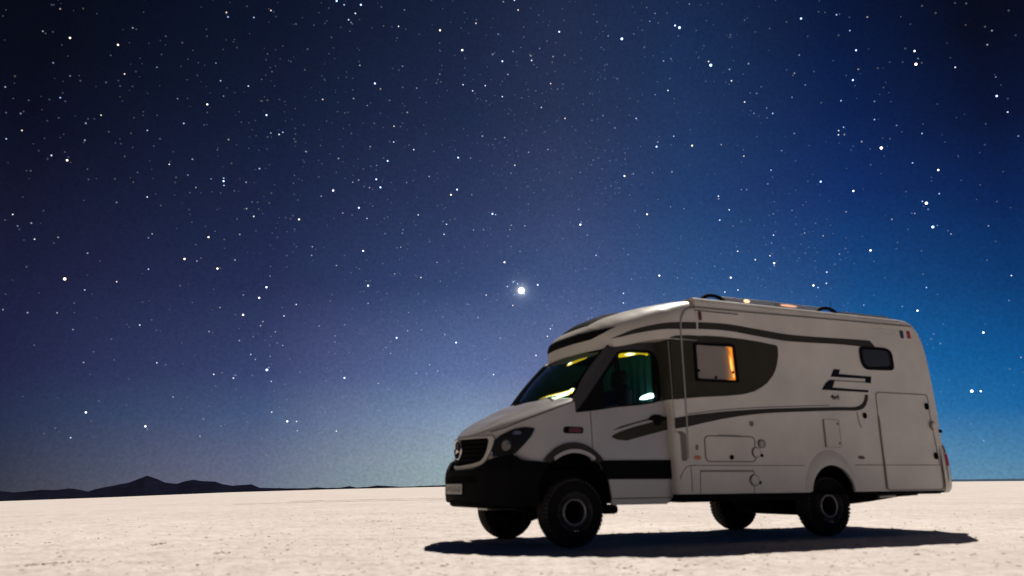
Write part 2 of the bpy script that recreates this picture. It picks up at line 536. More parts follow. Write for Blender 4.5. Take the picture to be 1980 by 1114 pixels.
def noise_node(scale, detail=6, rough=0.6, vec=None):
    n = N(t, 'ShaderNodeTexNoise'); n.inputs['Scale'].default_value = scale; n.inputs['Detail'].default_value = detail
    n.inputs['Roughness'].default_value = rough
    t.links.new(vec if vec is not None else tc.outputs['Object'], n.inputs['Vector'])
    return n.outputs[0]
def ramp(inp, stops):
    r = N(t, 'ShaderNodeValToRGB')
    e = r.color_ramp.elements
    while len(e) > 1: e.remove(e[-1])
    for j, (p, c) in enumerate(stops):
        q = e[0] if j == 0 else e.new(p)
        q.position = p; q.color = (*c, 1)
    t.links.new(inp, r.inputs[0]); return r.outputs[0]
def mixc(fac, a, bb, mode='MIX'):
    m = N(t, 'ShaderNodeMix', data_type='RGBA', blend_type=mode)
    for s, v in (('Factor', fac), ('A', a), ('B', bb)):
        if isinstance(v, (int, float)): m.inputs[s].default_value = v
        elif isinstance(v, tuple): m.inputs[s].default_value = (*v, 1)
        else: t.links.new(v, m.inputs[s])
    return m.outputs['Result']
broad = ramp(noise_node(0.22, 5), [(0.32, (0.76, 0.69, 0.64)), (0.68, (0.88, 0.815, 0.765))])
mott = mixc(1.0, ramp(noise_node(2.1, 7, 0.68), [(0.30, (0.80, 0.775, 0.755)), (0.55, (1, 1, 1)), (0.8, (1.05, 1.05, 1.05))]), ramp(noise_node(9.0, 4, 0.6), [(0.34, (0.82, 0.79, 0.765)), (0.56, (1.03, 1.03, 1.03))]), 'MULTIPLY')
c1 = mixc(1.0, broad, mott, 'MULTIPLY')
grain = ramp(noise_node(38, 4, 0.7), [(0.30, (0.82, 0.80, 0.78)), (0.55, (1, 1, 1))])
c2 = mixc(1.0, c1, grain, 'MULTIPLY')
# brown clay showing through the crust in small scattered spots
spots = ramp(noise_node(3.6, 5, 0.72), [(0.655, (0, 0, 0)), (0.76, (1, 1, 1))])
c3 = mixc(math_node(t, 'MULTIPLY', spots, 0.55), c2, (0.24, 0.17, 0.12))
patch = ramp(noise_node(0.55, 5, 0.66), [(0.63, (0, 0, 0)), (0.78, (1, 1, 1))])
c4 = mixc(math_node(t, 'MULTIPLY', patch, 0.35), c3, (0.34, 0.26, 0.19))
t.links.new(c4, b.inputs['Base Color'])
b.inputs['Roughness'].default_value = 0.9; b.inputs['Specular IOR Level'].default_value = 0.25
hsum = math_node(t, 'ADD', math_node(t, 'MULTIPLY', noise_node(9, 8, 0.72), 1.0), math_node(t, 'MULTIPLY', noise_node(60, 4, 0.6), 0.25))
bp = N(t, 'ShaderNodeBump'); bp.inputs['Strength'].default_value = 0.55; bp.inputs['Distance'].default_value = 0.03
t.links.new(hsum, bp.inputs['Height']); t.links.new(bp.outputs[0], b.inputs['Normal'])
ground = finish(me, "salt_flat", gm_, None, smooth=True, angle=180)
ground['kind'] = 'structure'

# wheel tracks crossing the flat in the middle distance
def strip_on_ground(name, pts, width, material, lift=0.006):
    bm = bmesh.new(); rows = []
    for i, p in enumerate(pts):
        a = Vector(pts[max(0, i - 1)]); bb = Vector(pts[min(len(pts) - 1, i + 1)])
        d = (bb - a).normalized(); n = Vector((-d.y, d.x))
        row = []
        for s in np.linspace(-0.5, 0.5, 5):
            q = Vector(p) + n * width * s * (0.8 + 0.4 * noise.noise(Vector((p[0] * 0.4, s * 3, 0))))
            row.append(bm.verts.new((q.x, q.y, ground_z(q.x, q.y) + lift)))
        rows.append(row)
    for a, bb in zip(rows, rows[1:]):
        for k in range(4):
            bm.faces.new((a[k], a[k + 1], bb[k + 1], bb[k]))
    return from_bm(bm, name, material, None)
tm = bpy.data.materials.new("muddy_wheel_ruts"); tm.use_nodes = True
t = tm.node_tree; b = t.nodes['Principled BSDF']; tc = N(t, 'ShaderNodeTexCoord')
b.inputs['Roughness'].default_value = 0.95; b.inputs['Specular IOR Level'].default_value = 0.1
t.links.new(ramp(noise_node(1.6, 6, 0.7), [(0.35, (0.56, 0.46, 0.38)), (0.60, (0.78, 0.71, 0.64))]), b.inputs['Base Color'])
tp = [(-14 + i * 0.3, 40.0 + i * 0.05 + 0.5 * math.sin(i * 0.13)) for i in range(50)]
o = strip_on_ground("tyre_track", tp, 2.2, tm, 0.008); o['kind'] = 'structure'
o = strip_on_ground("tyre_track", [(x + 1.5, y + 5.0) for x, y in tp], 2.0, tm, 0.008); o['kind'] = 'structure'

# broken salt crumbs and dark clods on the near crust: nobody could count them
cm = mat('clod_of_clay_and_salt', (0.34, 0.27, 0.21), 0.95, spec=0.1, noise_amt=0.4, noise_scale=30)
cm2 = mat('salt_crumb', (0.74, 0.68, 0.60), 0.9, spec=0.2, noise_amt=0.1, noise_scale=30)
def crumbs(name, n, material, smin, smax, label, cat, spots=()):
    vs = []; fs = []
    ico = bmesh.new(); bmesh.ops.create_icosphere(ico, subdivisions=1, radius=1)
    iv = [v.co.copy() for v in ico.verts]; ifc = [[v.index for v in f.verts] for f in ico.faces]; ico.free()
    rnd = random.Random(11 + n)
    for _ in range(n):
        rr = 5.8 * math.exp(rnd.random() * 1.35); a = rnd.uniform(-40, 40)
        if spots and rnd.random() < 0.55:
            s0 = rnd.choice(spots); a = s0[0] + rnd.gauss(0, s0[2]); rr = s0[1] * (1 + rnd.gauss(0, s0[3]))
        x, y = rr * math.sin(rad(a)), rr * math.cos(rad(a))
        s = smin * math.exp(rnd.random() ** 2 * math.log(smax / smin))
        z = ground_z(x, y); k = len(vs); th = rnd.uniform(0, 6.28)
        for v in iv:
            j = 1 + 0.35 * noise.noise(v * 1.7 + Vector((x * 9, y * 9, 0)))
            px, py = v.x * s * 1.5 * j, v.y * s * j
            vs.append((x + px * math.cos(th) - py * math.sin(th), y + px * math.sin(th) + py * math.cos(th), z + v.z * s * 0.45 * j))
        fs += [[k + q for q in f] for f in ifc]
    me = bpy.data.meshes.new(name); me.from_pydata(vs, [], fs)
    o = finish(me, name, material, None, angle=60); o['kind'] = 'stuff'; o['label'] = label; o['category'] = cat
crumbs("salt_crumbs", 2600, cm2, 0.006, 0.022, "pale crumbs of salt strewn over the crust", "salt")
crumbs("clay_clods", 420, cm, 0.006, 0.018, "small brown clods scattered over the salt crust", "clods",
       spots=[(-28.2, 8.4, 1.3, 0.012), (-30.2, 8.5, 0.5, 0.008), (-32.3, 14.0, 0.9, 0.012), (-23.7, 10.6, 0.3, 0.01), (-19.8, 8.9, 0.25, 0.008), (-9.6, 16.0, 0.5, 0.01), (-6.0, 20.0, 0.8, 0.01)])

# ------------------------------------------------------------------ far mountains
RIDGE = [(-60, 0.1), (-48, 0.35), (-42, 0.1), (-36, 0.22), (-32.729, -0.06), (-32.014, -0.14), (-31.306, -0.08), (-30.59, 0.0), (-29.847, -0.03), (-29.113, 0.07), (-28.599, 0.0), (-28.072, -0.13), (-27.449, 0.051), (-26.811, 0.188), (-25.771, 0.396), (-25.254, 0.61), (-24.95, 0.74), (-24.734, 0.84), (-24.5, 0.76), (-24.164, 0.634), (-23.588, 0.382), (-22.883, 0.303), (-22.474, 0.449), (-21.918, 0.564), (-21.338, 0.471), (-20.543, 0.436), (-20.02, 0.253), (-19.427, 0.158), (-18.177, 0.239), (-17.637, 0.0), (-15.82, -0.05), (-14.436, -0.06), (-13.821, 0.003), (-13.194, -0.06), (-12.254, -0.04), (-11.628, 0.061), (-11.148, -0.04), (-10.354, -0.01), (-9.719, 0.092), (-8.753, 0.037), (-8.106, -0.02), (-7.135, 0.0), (-5.998, 0.045), (-4.854, 0.067), (-3, 0.05), (0, 0.03), (10, 0.045), (20, 0.03), (28, 0.13), (30, 0.135), (33, 0.15), (40, 0.2), (60, 0.1)]
mm = mat('dark_mountain_rock', (0.007, 0.008, 0.017), 1.0, spec=0.0, noise_amt=0.35, noise_scale=0.002)
def range_of_hills(name, a0, a1, d_foot, d_ridge, d_back):
    bm = bmesh.new(); rows = []
    n = int((a1 - a0) / 0.06)
    for i in range(n + 1):
        a = a0 + (a1 - a0) * i / n
        e = float(np.interp(a, [q[0] for q in RIDGE], [q[1] for q in RIDGE]))
        e += 0.012 * noise.noise(Vector((a * 2.3, 0, 0))) + 0.008 * noise.noise(Vector((a * 7, 3, 0)))
        foot = -az_drop(a) * (d_foot - 14)
        top = CAM_H + d_ridge * math.tan(rad(e))
        row = []
        for j, (d, h) in enumerate(((d_foot, 0.0), (d_foot * 0.7 + d_ridge * 0.3, 0.30), (d_foot * 0.35 + d_ridge * 0.65, 0.66), (d_ridge, 1.0), (d_back, 0.0))):
            z = foot - 10 + (top - foot + 10) * h
            if j == 4: z = -az_drop(a) * d_back - 20
            if 0 < j < 3: z += (top - foot) * 0.14 * noise.noise(Vector((a * 1.7, j * 5.1, 2)))
            dd = d * (1 + 0.02 * noise.noise(Vector((a * 0.8, j, 7))))
            if j == 3: dd = d
            row.append(bm.verts.new((dd * math.sin(rad(a)), dd * math.cos(rad(a)), z)))
        rows.append(row)
    for p, q in zip(rows, rows[1:]):
        for k in range(4):
            bm.faces.new((p[k], p[k + 1], q[k + 1], q[k]))
    o = from_bm(bm, name, mm, None, angle=50); o['kind'] = 'structure'
    return o
range_of_hills("mountains", -60, -4, 14000, 17000, 20000)
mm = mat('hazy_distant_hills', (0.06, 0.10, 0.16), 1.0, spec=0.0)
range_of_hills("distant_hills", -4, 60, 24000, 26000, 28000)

# ------------------------------------------------------------------ stars
STARS = """-32.61,28.20,4y -29.62,28.50,4y -28.97,26.80,3y -22.56,31.99,3y -22.42,31.73,3b -19.31,32.65,3y -20.53,32.01,3b -14.28,33.92,4b -28.82,29.74,2w -34.25,28.17,2w -33.45,29.74,2y -33.37,26.47,2b -35.83,24.36,2w -32.66,24.48,3b -32.56,24.80,1b -34.75,23.00,2b -34.53,22.00,3y -35.31,21.30,3b -32.67,20.84,3w -31.73,20.71,4y
-30.09,23.93,3y -30.94,23.24,2w -30.86,22.17,2w -26.94,27.65,2b -28.27,27.11,1b -32.27,25.93,2b -28.37,26.13,1b -22.97,28.66,2b -22.52,27.57,3b -20.52,27.53,3w -23.78,30.25,1b -26.59,29.70,1w -22.22,26.60,2b -23.29,25.88,4y -25.34,25.91,2b -24.68,26.05,1b -24.75,24.38,3b -27.08,23.52,3b -28.10,23.14,1w -26.20,23.12,1w
-19.04,25.77,4b -14.94,27.31,3y -17.76,24.75,3b -18.02,24.57,3w -18.63,24.60,2w -16.82,24.74,1w -21.59,23.77,2w -25.42,21.54,3w -24.12,21.01,2b -22.54,20.96,2b -21.69,21.12,3b -21.68,20.92,4b -21.63,20.63,3b -20.11,21.03,2w -19.25,22.07,3b -23.93,22.11,2w -28.31,21.59,1w -27.39,20.69,1w -30.32,19.73,1w -23.51,20.25,2w
-15.98,23.60,2w -13.78,21.04,4w -22.30,22.97,1w -23.38,24.50,1b -23.19,24.55,1b -19.59,28.10,1w -18.88,28.72,1y -15.11,32.38,1b -24.17,27.64,1b -14.65,30.43,1b -19.38,29.44,1b -26.55,22.58,1b -31.62,25.78,1w -35.40,25.13,1y -16.32,30.54,1w -13.50,23.33,2w -14.90,21.91,1w -29.30,26.31,1b -30.46,23.62,1b -28.64,22.36,1b
-28.99,22.36,1b -17.78,26.86,1b -18.18,26.94,1b -18.65,29.13,1b -13.67,33.74,3b -12.33,33.87,4b -12.74,33.28,3w -13.26,32.81,3w -13.05,32.65,2b -9.21,32.71,3w -5.80,32.63,4y -2.82,33.18,3y 0.72,34.06,3y -3.94,31.36,4w -0.63,30.64,4b -10.95,28.75,4b 4.12,32.53,4b 9.24,31.75,5b 13.56,32.21,4b 13.90,32.03,5b
1.79,30.67,3w 1.73,30.99,2w 1.64,31.07,1y 3.56,30.88,2w -3.85,29.00,3w -3.07,28.59,3w -2.04,28.96,3w -0.65,28.20,3w 3.31,29.04,3y 2.51,27.40,3b -9.74,27.67,2b -10.49,28.41,2y -11.48,27.19,2b -8.30,26.91,2w -9.32,25.89,3y -9.31,24.78,3w -9.73,23.41,4b -10.56,22.05,4b -10.22,21.49,4b -7.72,24.31,3w
-6.46,22.43,2w -11.12,24.34,2w -4.20,23.85,4b -3.21,23.84,2b -4.26,21.54,4b -2.27,25.41,2w -0.48,25.31,2w 0.31,23.32,3y 4.40,26.57,3y 10.06,26.23,3b 12.67,27.94,3w 11.52,24.13,4b 12.88,24.74,3b 8.92,22.23,4y 9.61,22.34,2w 11.09,22.31,2b 5.48,22.67,2b 8.35,25.69,2b 7.44,26.61,2b 11.65,27.75,2b
11.57,32.70,2b 8.14,32.03,2b 12.03,33.17,2b 13.06,30.05,2b 12.47,29.97,2w 0.42,34.70,3w -0.51,34.61,2w -8.77,33.82,2b -0.96,32.47,2b -0.18,29.74,2w -5.76,29.67,2b -7.61,28.63,2b -5.81,31.77,1w 2.47,31.46,2b 0.26,31.30,2b -1.42,31.10,2b 1.42,24.24,2w 2.97,24.41,2w 7.79,24.86,1b -0.01,22.75,2b
-10.57,23.04,2b -10.06,23.59,1w -11.90,21.92,2w -12.34,21.73,2w -11.05,21.42,2w -11.46,21.48,1w -8.21,21.93,2b -6.78,25.47,1b 1.27,25.80,1y 0.93,28.10,1w 1.46,28.67,1w 2.08,28.57,1w 2.79,27.82,1b 7.54,31.30,1w 7.97,32.72,1b 12.57,22.25,2w 11.63,24.45,2w -12.57,27.59,2w -12.20,29.88,2w -12.27,30.14,1b
-8.79,30.07,2b -9.57,29.88,1b -12.62,25.16,1w -13.20,28.98,1b -9.37,21.87,1b -8.10,24.62,1w 12.88,28.73,1w 3.04,22.70,1b -7.70,22.10,1b -12.28,30.90,1b -9.75,32.64,1b -0.17,27.01,1w -6.01,29.05,1w 2.45,33.69,1w 11.01,31.02,1w 23.07,31.18,4b 25.57,30.90,3b 14.81,33.46,2b 26.57,28.42,4b 26.10,26.59,4b
26.33,29.73,3b 27.61,30.29,2y 16.10,29.26,5b 15.96,29.53,3y 17.56,28.01,3w 17.48,28.79,2w 18.93,28.96,2w 18.39,26.46,3w 19.32,26.91,2b 19.94,25.83,2b 20.34,25.40,3b 18.99,25.60,2b 30.30,27.50,4w 30.26,26.68,5y 30.45,26.99,2b 32.58,25.90,3w 34.79,24.71,2b 34.65,23.57,4b 35.09,22.46,3w 35.42,20.89,2b
35.04,27.47,2w 34.64,26.73,2w 33.85,29.47,1w 27.16,23.79,3b 25.14,25.43,3b 25.09,23.68,3b 24.74,23.51,3y 24.69,23.24,3w 25.08,23.19,2y 27.35,21.88,5y 30.62,19.80,4w 28.51,23.14,2b 29.99,22.30,3b 29.15,20.55,3b 14.23,23.95,4y 17.98,22.79,3y 16.40,23.78,2w 19.82,21.58,3b 23.14,20.32,4b 20.70,22.80,2b
21.70,23.83,2b 19.50,20.66,2b 17.59,20.49,2b 17.96,20.45,2b 25.21,19.37,4w 22.84,26.90,2b 22.17,27.79,2w 22.65,28.90,2b 21.82,26.25,2b 26.55,27.20,2y 27.32,24.95,2b 26.15,22.52,2w 25.57,22.32,1b 26.64,21.94,1b 27.52,22.50,1b 23.39,29.97,1b 19.65,30.93,1b 19.16,31.91,1b 24.36,31.35,1w 30.15,19.41,1b
36.17,28.33,1w 27.83,26.99,1y 31.85,18.89,1b 33.52,20.80,1b 33.16,20.38,1b 19.04,23.99,1b 17.59,23.58,1b -34.30,16.79,3w -34.66,16.38,1w -33.94,16.13,2b -33.22,16.43,2w -32.91,15.46,3w -31.61,15.78,2y -33.48,15.32,1b -31.81,15.38,1b -29.80,15.01,2w -30.91,13.19,5y -27.86,13.36,3y -28.46,18.54,2b -26.60,19.18,3w
-32.65,17.32,1b -26.02,16.78,2w -26.23,16.49,2b -22.35,16.98,4y -23.79,15.33,4y -21.57,14.88,4y -22.97,15.27,2w -19.93,19.21,2w -19.39,18.73,3w -21.94,18.93,1b -16.16,18.80,4y -16.62,19.03,1w -20.26,17.38,2w -20.44,15.58,2w -23.15,16.38,1w -26.01,14.40,3b -18.14,13.84,4w -18.59,13.06,4w -19.68,13.19,2b -15.98,12.74,3w
-19.59,11.80,4w -21.17,12.21,2y -16.79,11.88,3w -18.21,11.41,2w -18.35,11.11,2w -21.75,10.51,2w -17.31,10.73,2w -14.27,11.28,2b -19.71,10.00,2w -17.59,10.40,1w -26.16,10.64,3w -25.46,11.04,1w -26.14,12.17,1b -29.68,12.62,3b -31.07,10.99,2w -32.69,10.83,2w -34.02,10.87,2w -30.05,10.01,2w -30.18,11.71,1w -27.76,9.58,1w
-28.71,8.68,1w -29.20,7.96,2w -24.86,8.20,3w -21.20,7.60,3w -19.90,7.39,3w -19.75,7.59,2b -17.71,8.04,5b -17.60,8.21,2w -18.87,9.07,3b -18.54,8.74,2w -17.55,8.99,2b -17.36,7.25,2w -16.74,9.80,2w -13.12,10.61,2b -13.10,10.18,2b -15.10,16.31,2w -15.08,16.93,2w -17.95,14.64,2b -16.80,15.37,1b -16.46,16.46,1b
-16.44,18.07,1w -19.58,19.72,1w -14.64,20.57,2w -13.26,15.69,2w -19.20,19.74,1w -26.46,7.03,1b -32.07,8.84,1w -25.68,18.74,1w -33.12,13.68,1w -19.09,19.27,1w -17.96,15.32,1w -23.90,13.48,1w -11.79,19.93,4b -11.15,19.20,3b -7.25,19.62,3w -12.98,19.48,2w -12.27,19.39,1w -10.76,20.11,1w -4.74,21.15,4y -3.10,21.18,2b
-5.31,19.20,2b -5.05,18.99,3w -4.75,19.34,1y -5.23,18.25,3w -8.39,18.50,2b -8.44,18.25,2b -9.59,19.38,1w -9.74,18.17,2b -1.48,19.79,4b -1.23,19.73,3b -0.01,18.95,2w 1.04,18.89,2w -0.12,18.62,2y -2.96,18.60,2w -2.17,18.63,2b -0.25,18.14,1w -11.34,16.84,4w -8.52,17.23,2w -8.81,17.17,1w -0.03,17.38,1w
0.64,17.01,2b 1.92,17.12,1w -0.56,16.22,4w 0.08,16.05,1b 5.36,18.87,4w 5.44,19.06,2w 5.27,19.99,2b 5.87,18.08,2b 9.59,19.69,2b 10.50,19.36,4y 9.87,18.45,1y 6.49,16.57,3b 8.91,16.52,2b 11.16,14.86,4w 9.08,14.72,2b 8.43,13.70,3w 8.39,13.00,3w 1.97,14.52,4b -0.36,14.43,3b 0.05,13.02,3y
-1.97,13.80,3y -1.20,13.42,1w -0.37,13.84,1w -3.41,13.12,2b -2.58,12.15,2w -6.94,15.04,3y -5.47,14.79,2b -8.92,15.26,2w -5.73,16.18,2w -3.78,15.81,1b -9.84,15.97,1w -10.87,14.33,4w -11.04,14.67,1w -10.73,14.68,1w -10.82,13.04,2w -12.47,11.44,2b -8.64,10.59,4b -9.42,9.88,2b -9.04,9.45,2w -7.84,11.12,2w
-6.82,11.19,2b -7.80,12.45,2b -7.20,11.69,1w -5.26,12.20,1w -5.06,10.87,2w -4.22,10.29,4b -4.00,10.62,1b -0.92,10.62,2y 3.01,11.51,2w 2.86,11.26,3w 2.63,10.71,3w 1.75,9.31,3w 0.38,8.40,1w -1.43,7.94,3w -6.18,8.66,2w -5.56,8.21,2w -7.14,8.02,2w -6.41,8.05,1w -3.94,8.40,1w -12.30,7.62,4b
-9.87,7.26,2w 12.30,19.77,2b 12.47,14.62,2b 0.45,14.57,2b 9.35,15.12,1b 10.49,12.95,1b 4.00,17.88,1w -28.71,4.79,4w -25.15,4.00,4w -25.02,3.83,2b -29.38,3.18,3b -23.64,5.98,2w -17.19,5.12,3y -16.10,4.50,4w -15.47,4.50,3y -15.38,3.86,2w -12.70,3.86,3y -21.63,4.58,1w -21.73,3.41,2w -17.36,7.25,2w
-13.39,2.98,1b -13.53,5.19,1w -17.73,3.32,1w -30.86,3.40,1w -30.30,3.75,1w -17.36,2.19,1w -28.05,5.54,1w 15.89,20.21,3w 15.89,20.02,2w 16.59,19.17,3w 15.85,18.51,3w 13.30,19.55,2b 18.00,18.29,1b 19.68,18.55,2b 19.55,17.07,3w 19.37,16.53,2b 19.17,15.66,3w 19.41,15.11,4w 19.40,14.94,2y 19.13,14.74,1w
16.95,16.19,3w 18.13,15.48,3w 15.23,15.25,2b 16.31,14.36,4w 15.81,13.37,3w 16.74,13.44,3w 21.89,13.31,4w 22.18,13.14,3b 22.86,14.13,3w 22.75,13.37,3w 20.99,18.63,2b 21.21,18.14,1b 21.68,16.97,2w 22.89,16.63,2w 24.57,18.05,2w 29.40,17.98,3b 29.62,17.82,5y 29.67,17.41,2b 28.84,17.28,2w 28.66,17.32,1w
29.79,16.23,5b 30.07,16.29,2b 30.78,15.61,2w 27.40,17.12,2w 30.46,18.29,3b 25.82,15.26,4w 23.82,15.27,2w 23.44,14.61,1w 22.18,14.54,1b 28.89,12.38,3b 32.95,15.76,2w 32.57,13.64,1w 33.73,12.48,3w 33.37,10.97,2b 27.31,11.31,2b 28.17,10.94,4w 24.97,11.65,2w 31.71,9.14,4w 29.22,8.69,2b 18.53,14.03,1b
18.37,13.61,1b 21.15,17.66,1b 18.96,17.81,1b 30.57,5.54,5w 31.06,5.50,4w 30.80,2.46,2b 33.48,7.41,2y"""
DOME = 40000.0
PX = 1 / 774.0
star_mat = {}
def star_material(tint, mag):
    k = (tint, mag)
    if k not in star_mat:
        c = {'w': (0.92, 0.93, 1.0), 'b': (0.42, 0.60, 1.0), 'y': (1.0, 0.80, 0.62)}[tint]
        s = {1: 0.036, 2: 0.15, 3: 0.5, 4: 1.3, 5: 2.0}[mag]
        m = bpy.data.materials.new(f"{ {'w':'white','b':'blue','y':'golden'}[tint]}_starlight_{mag}"); m.use_nodes = True
        t_ = m.node_tree; t_.nodes.remove(t_.nodes['Principled BSDF'])
        e = N(t_, 'ShaderNodeEmission'); e.inputs[0].default_value = (*c, 1); e.inputs[1].default_value = s
        tr_ = N(t_, 'ShaderNodeBsdfTransparent'); ad_ = N(t_, 'ShaderNodeAddShader')      # starlight adds to the sky behind it
        t_.links.new(e.outputs[0], ad_.inputs[0]); t_.links.new(tr_.outputs[0], ad_.inputs[1])
        t_.links.new(ad_.outputs[0], t_.nodes['Material Output'].inputs[0])
        star_mat[k] = m
    return star_mat[k]
_ico = bmesh.new(); bmesh.ops.create_icosphere(_ico, subdivisions=2, radius=1)
ICO_V = [v.co.copy() for v in _ico.verts]; ICO_F = [[v.index for v in f.verts] for f in _ico.faces]; _ico.free()
star_mesh = {}
RADIUS = {1: 0.85, 2: 0.72, 3: 0.64, 4: 0.82, 5: 1.15}      # apparent radius in picture pixels
def star_me(tint, mag):
    k = (tint, mag)
    if k not in star_mesh:
        me = bpy.data.meshes.new("star"); me.from_pydata(ICO_V, [], ICO_F); me.materials.append(star_material(tint, mag))
        star_mesh[k] = me
    return star_mesh[k]
def star_at(a, e, d=DOME):
    return Vector((math.sin(rad(a)) * math.cos(rad(e)), math.cos(rad(a)) * math.cos(rad(e)), math.sin(rad(e)))) * d + Vector((0, 0, CAM_H))
stars = []
for s in STARS.split():
    a_, e_, m_ = s.split(',')
    stars.append((float(a_), float(e_), int(m_[0]), m_[1]))
stars.sort(key=lambda s: -s[2])
placed = []
five = {(9.24, 31.75): 'large blue-white star high up, left of a close bright pair', (13.9, 32.03): 'large blue-white star, the bigger of a close pair at the top', (16.1, 29.26): 'large blue-white star with a small golden companion touching its upper left', (30.26, 26.68): 'large golden star in the upper right, below a smaller white one', (27.35, 21.88): "large golden star standing alone high above the camper's rear window", (-30.91, 13.19): 'large golden star alone in the dark sky near the left edge', (-17.71, 8.04): 'large blue-white star low in the sky above the mountains', (29.62, 17.82): "large golden star, the upper of two big ones above the camper's tail", (29.79, 16.23): "large blue-white star, the lower of two big ones above the camper's tail", (30.57, 5.54): "large white star low beside the camper's rear, bigger of two"}
faint = []
n_ind = 0
for a_, e_, mg, tn in stars:
    if n_ind >= 290 or mg == 1:
        faint.append((a_, e_, mg, tn)); continue
    n_ind += 1
    o = bpy.data.objects.new("star", star_me(tn, mg)); col.objects.link(o)
    o.location = star_at(a_, e_)
    k = RADIUS[mg] * DOME * PX * random.uniform(0.92, 1.1)
    o.scale = (k, k, k)
    o['category'] = 'star'
    key = (round(a_, 2), round(e_, 2))
    if key in five:
        o['label'] = five[key]
    else:
        placed.append((o, tn, mg, a_, e_))
# every star is told apart by its size, its colour and what it stands above
COLS = [(-30, "by the left edge"), (-21, "over the mountain peak"), (-11, "over the lower hills"), (-3, "left of the bright planet"), (4, "in the planet's column"),
        (12, "above the cab"), (21, "above the lit window"), (28, "above the camper's tail"), (90, "by the right edge")]
ROWS = [(7, "low in the sky"), (13, "fairly low"), (19, "at mid height"), (25, "fairly high"), (90, "near the top")]
cells = {}
for q in placed:
    c_ = next(n for lim, n in COLS if q[3] < lim); r_ = next(n for lim, n in ROWS if q[4] < lim)
    cells.setdefault((q[1], q[2], c_, r_), []).append(q)
ORD = ["leftmost", "second from left", "third from left", "fourth from left", "fifth from left", "sixth from left", "seventh from left", "eighth from left", "ninth from left", "tenth from left", "eleventh from left", "twelfth from left"]
NUM = {2: 'two', 3: 'three', 4: 'four', 5: 'five', 6: 'six', 7: 'seven', 8: 'eight', 9: 'nine', 10: 'ten', 11: 'eleven', 12: 'twelve', 13: 'thirteen'}
for (tn, mg, c_, r_), qs in cells.items():
    qs.sort(key=lambda q: q[3])
    for k, q in enumerate(qs):
        nm = {2: 'dim', 3: 'small', 4: 'bright'}[mg] + {'w': ' white', 'b': ' bluish', 'y': ' golden'}[tn] + " star " + r_ + " " + c_
        if len(qs) > 1:
            nm += ", " + (ORD[k] if k < len(qs) - 1 else "rightmost") + " of " + NUM[len(qs)]
        q[0]['label'] = nm
        q[0]['group'] = "stars in the night sky"
# the planet
me = bpy.data.meshes.new("planet")
ib = bmesh.new(); bmesh.ops.create_icosphere(ib, subdivisions=3, radius=1); ib.to_mesh(me); ib.free()
pm = bpy.data.materials.new("planet_light"); pm.use_nodes = True
t_ = pm.node_tree; t_.nodes.remove(t_.nodes['Principled BSDF']); e = N(t_, 'ShaderNodeEmission'); e.inputs[0].default_value = (1, 0.99, 0.96, 1); e.inputs[1].default_value = 2.4
t_.links.new(e.outputs[0], t_.nodes['Material Output'].inputs[0])
me.materials.append(pm)
o = bpy.data.objects.new("planet", me); col.objects.link(o)
o.location = star_at(0.709, 14.114); k = 3.3 * DOME * PX; o.scale = (k, k, k)
o['category'] = 'planet'; o['label'] = "very bright white planet with a soft halo above the camper's cab"
# faint star dust
rs_ = random.Random(3)
clusters = [(rs_.uniform(-36, 36), rs_.uniform(3, 34), rs_.uniform(1.5, 5)) for _ in range(26)]
def dust(name, items, label):
    vs = []; fs = []; mi = []
    mats = []; keys = []
    for a_, e_, mg, tn, kk in items:
        k0 = len(vs); p = star_at(a_, e_); r_ = RADIUS[mg] * DOME * PX * kk
        vs += [tuple(p + v * r_) for v in ICO_V]
        fs += [[k0 + q for q in f] for f in ICO_F]
        key = (tn, mg)
        if key not in keys:
            keys.append(key); mats.append(star_material(*key))
        mi += [keys.index(key)] * len(ICO_F)
    me = bpy.data.meshes.new(name); me.from_pydata(vs, [], fs)
    for m_ in mats: me.materials.append(m_)
    me.polygons.foreach_set('material_index', mi)
    o = bpy.data.objects.new(name, me); col.objects.link(o)
    o['kind'] = 'stuff'; o['label'] = label; o['category'] = 'stars'
items = [(a_, e_, mg, tn, rs_.uniform(0.85, 1.05)) for a_, e_, mg, tn in faint]
for da, de, mg_ in ((-0.60, 0.66, 3), (-0.50, 0.72, 2), (-0.66, 0.60, 2), (-0.70, 0.75, 1), (-0.44, 0.60, 1), (-0.28, 0.52, 3), (0.10, 0.50, 2), (-0.95, 0.30, 1), (-0.55, -0.30, 2), (0.22, -0.24, 3), (-0.78, 0.05, 1)):
    items.append((0.709 + da, 14.114 + de, mg_, 'b', 1.0))
for _ in range(3000):
    if rs_.random() < 0.45:
        c = rs_.choice(clusters); a_, e_ = rs_.gauss(c[0], c[2]), rs_.gauss(c[1], c[2])
    else:
        a_, e_ = rs_.uniform(-45, 45), math.degrees(math.asin(rs_.uniform(0.03, 0.66)))
    if e_ < 3.0: continue
    w_ = math.exp(-((a_ + 2) / 26) ** 2)
    if rs_.random() > 0.25 + 0.75 * w_: continue
    items.append((a_, e_, 1, rs_.choice('wwbbby'), 0.6 + 0.5 * rs_.random() ** 2))
for _ in range(1500):      # and beyond the frame, all round the sky
    a_ = rs_.uniform(-180, 180); e_ = math.degrees(math.asin(rs_.uniform(0.05, 1)))
    if abs(a_) < 40 and e_ < 38: continue
    items.append((a_, e_, rs_.choice((1, 1, 1, 2, 2, 3)), rs_.choice('wwbby'), rs_.uniform(0.5, 1)))
dust("faint_stars", items, "countless faint stars dusting the dark blue night sky")

# ================================================================== the camper van (van frame: x rearwards, y<0 towards the camera, z up)
van = bpy.data.objects.new("camper_van", None)
col.objects.link(van)
van.matrix_world = VAN_M
van['category'] = 'camper van'
van['label'] = "white four-wheel-drive camper van with dark swoosh stripes, lights on inside, parked on the salt"

def V3(x, y, z): return Vector((x, y, z))

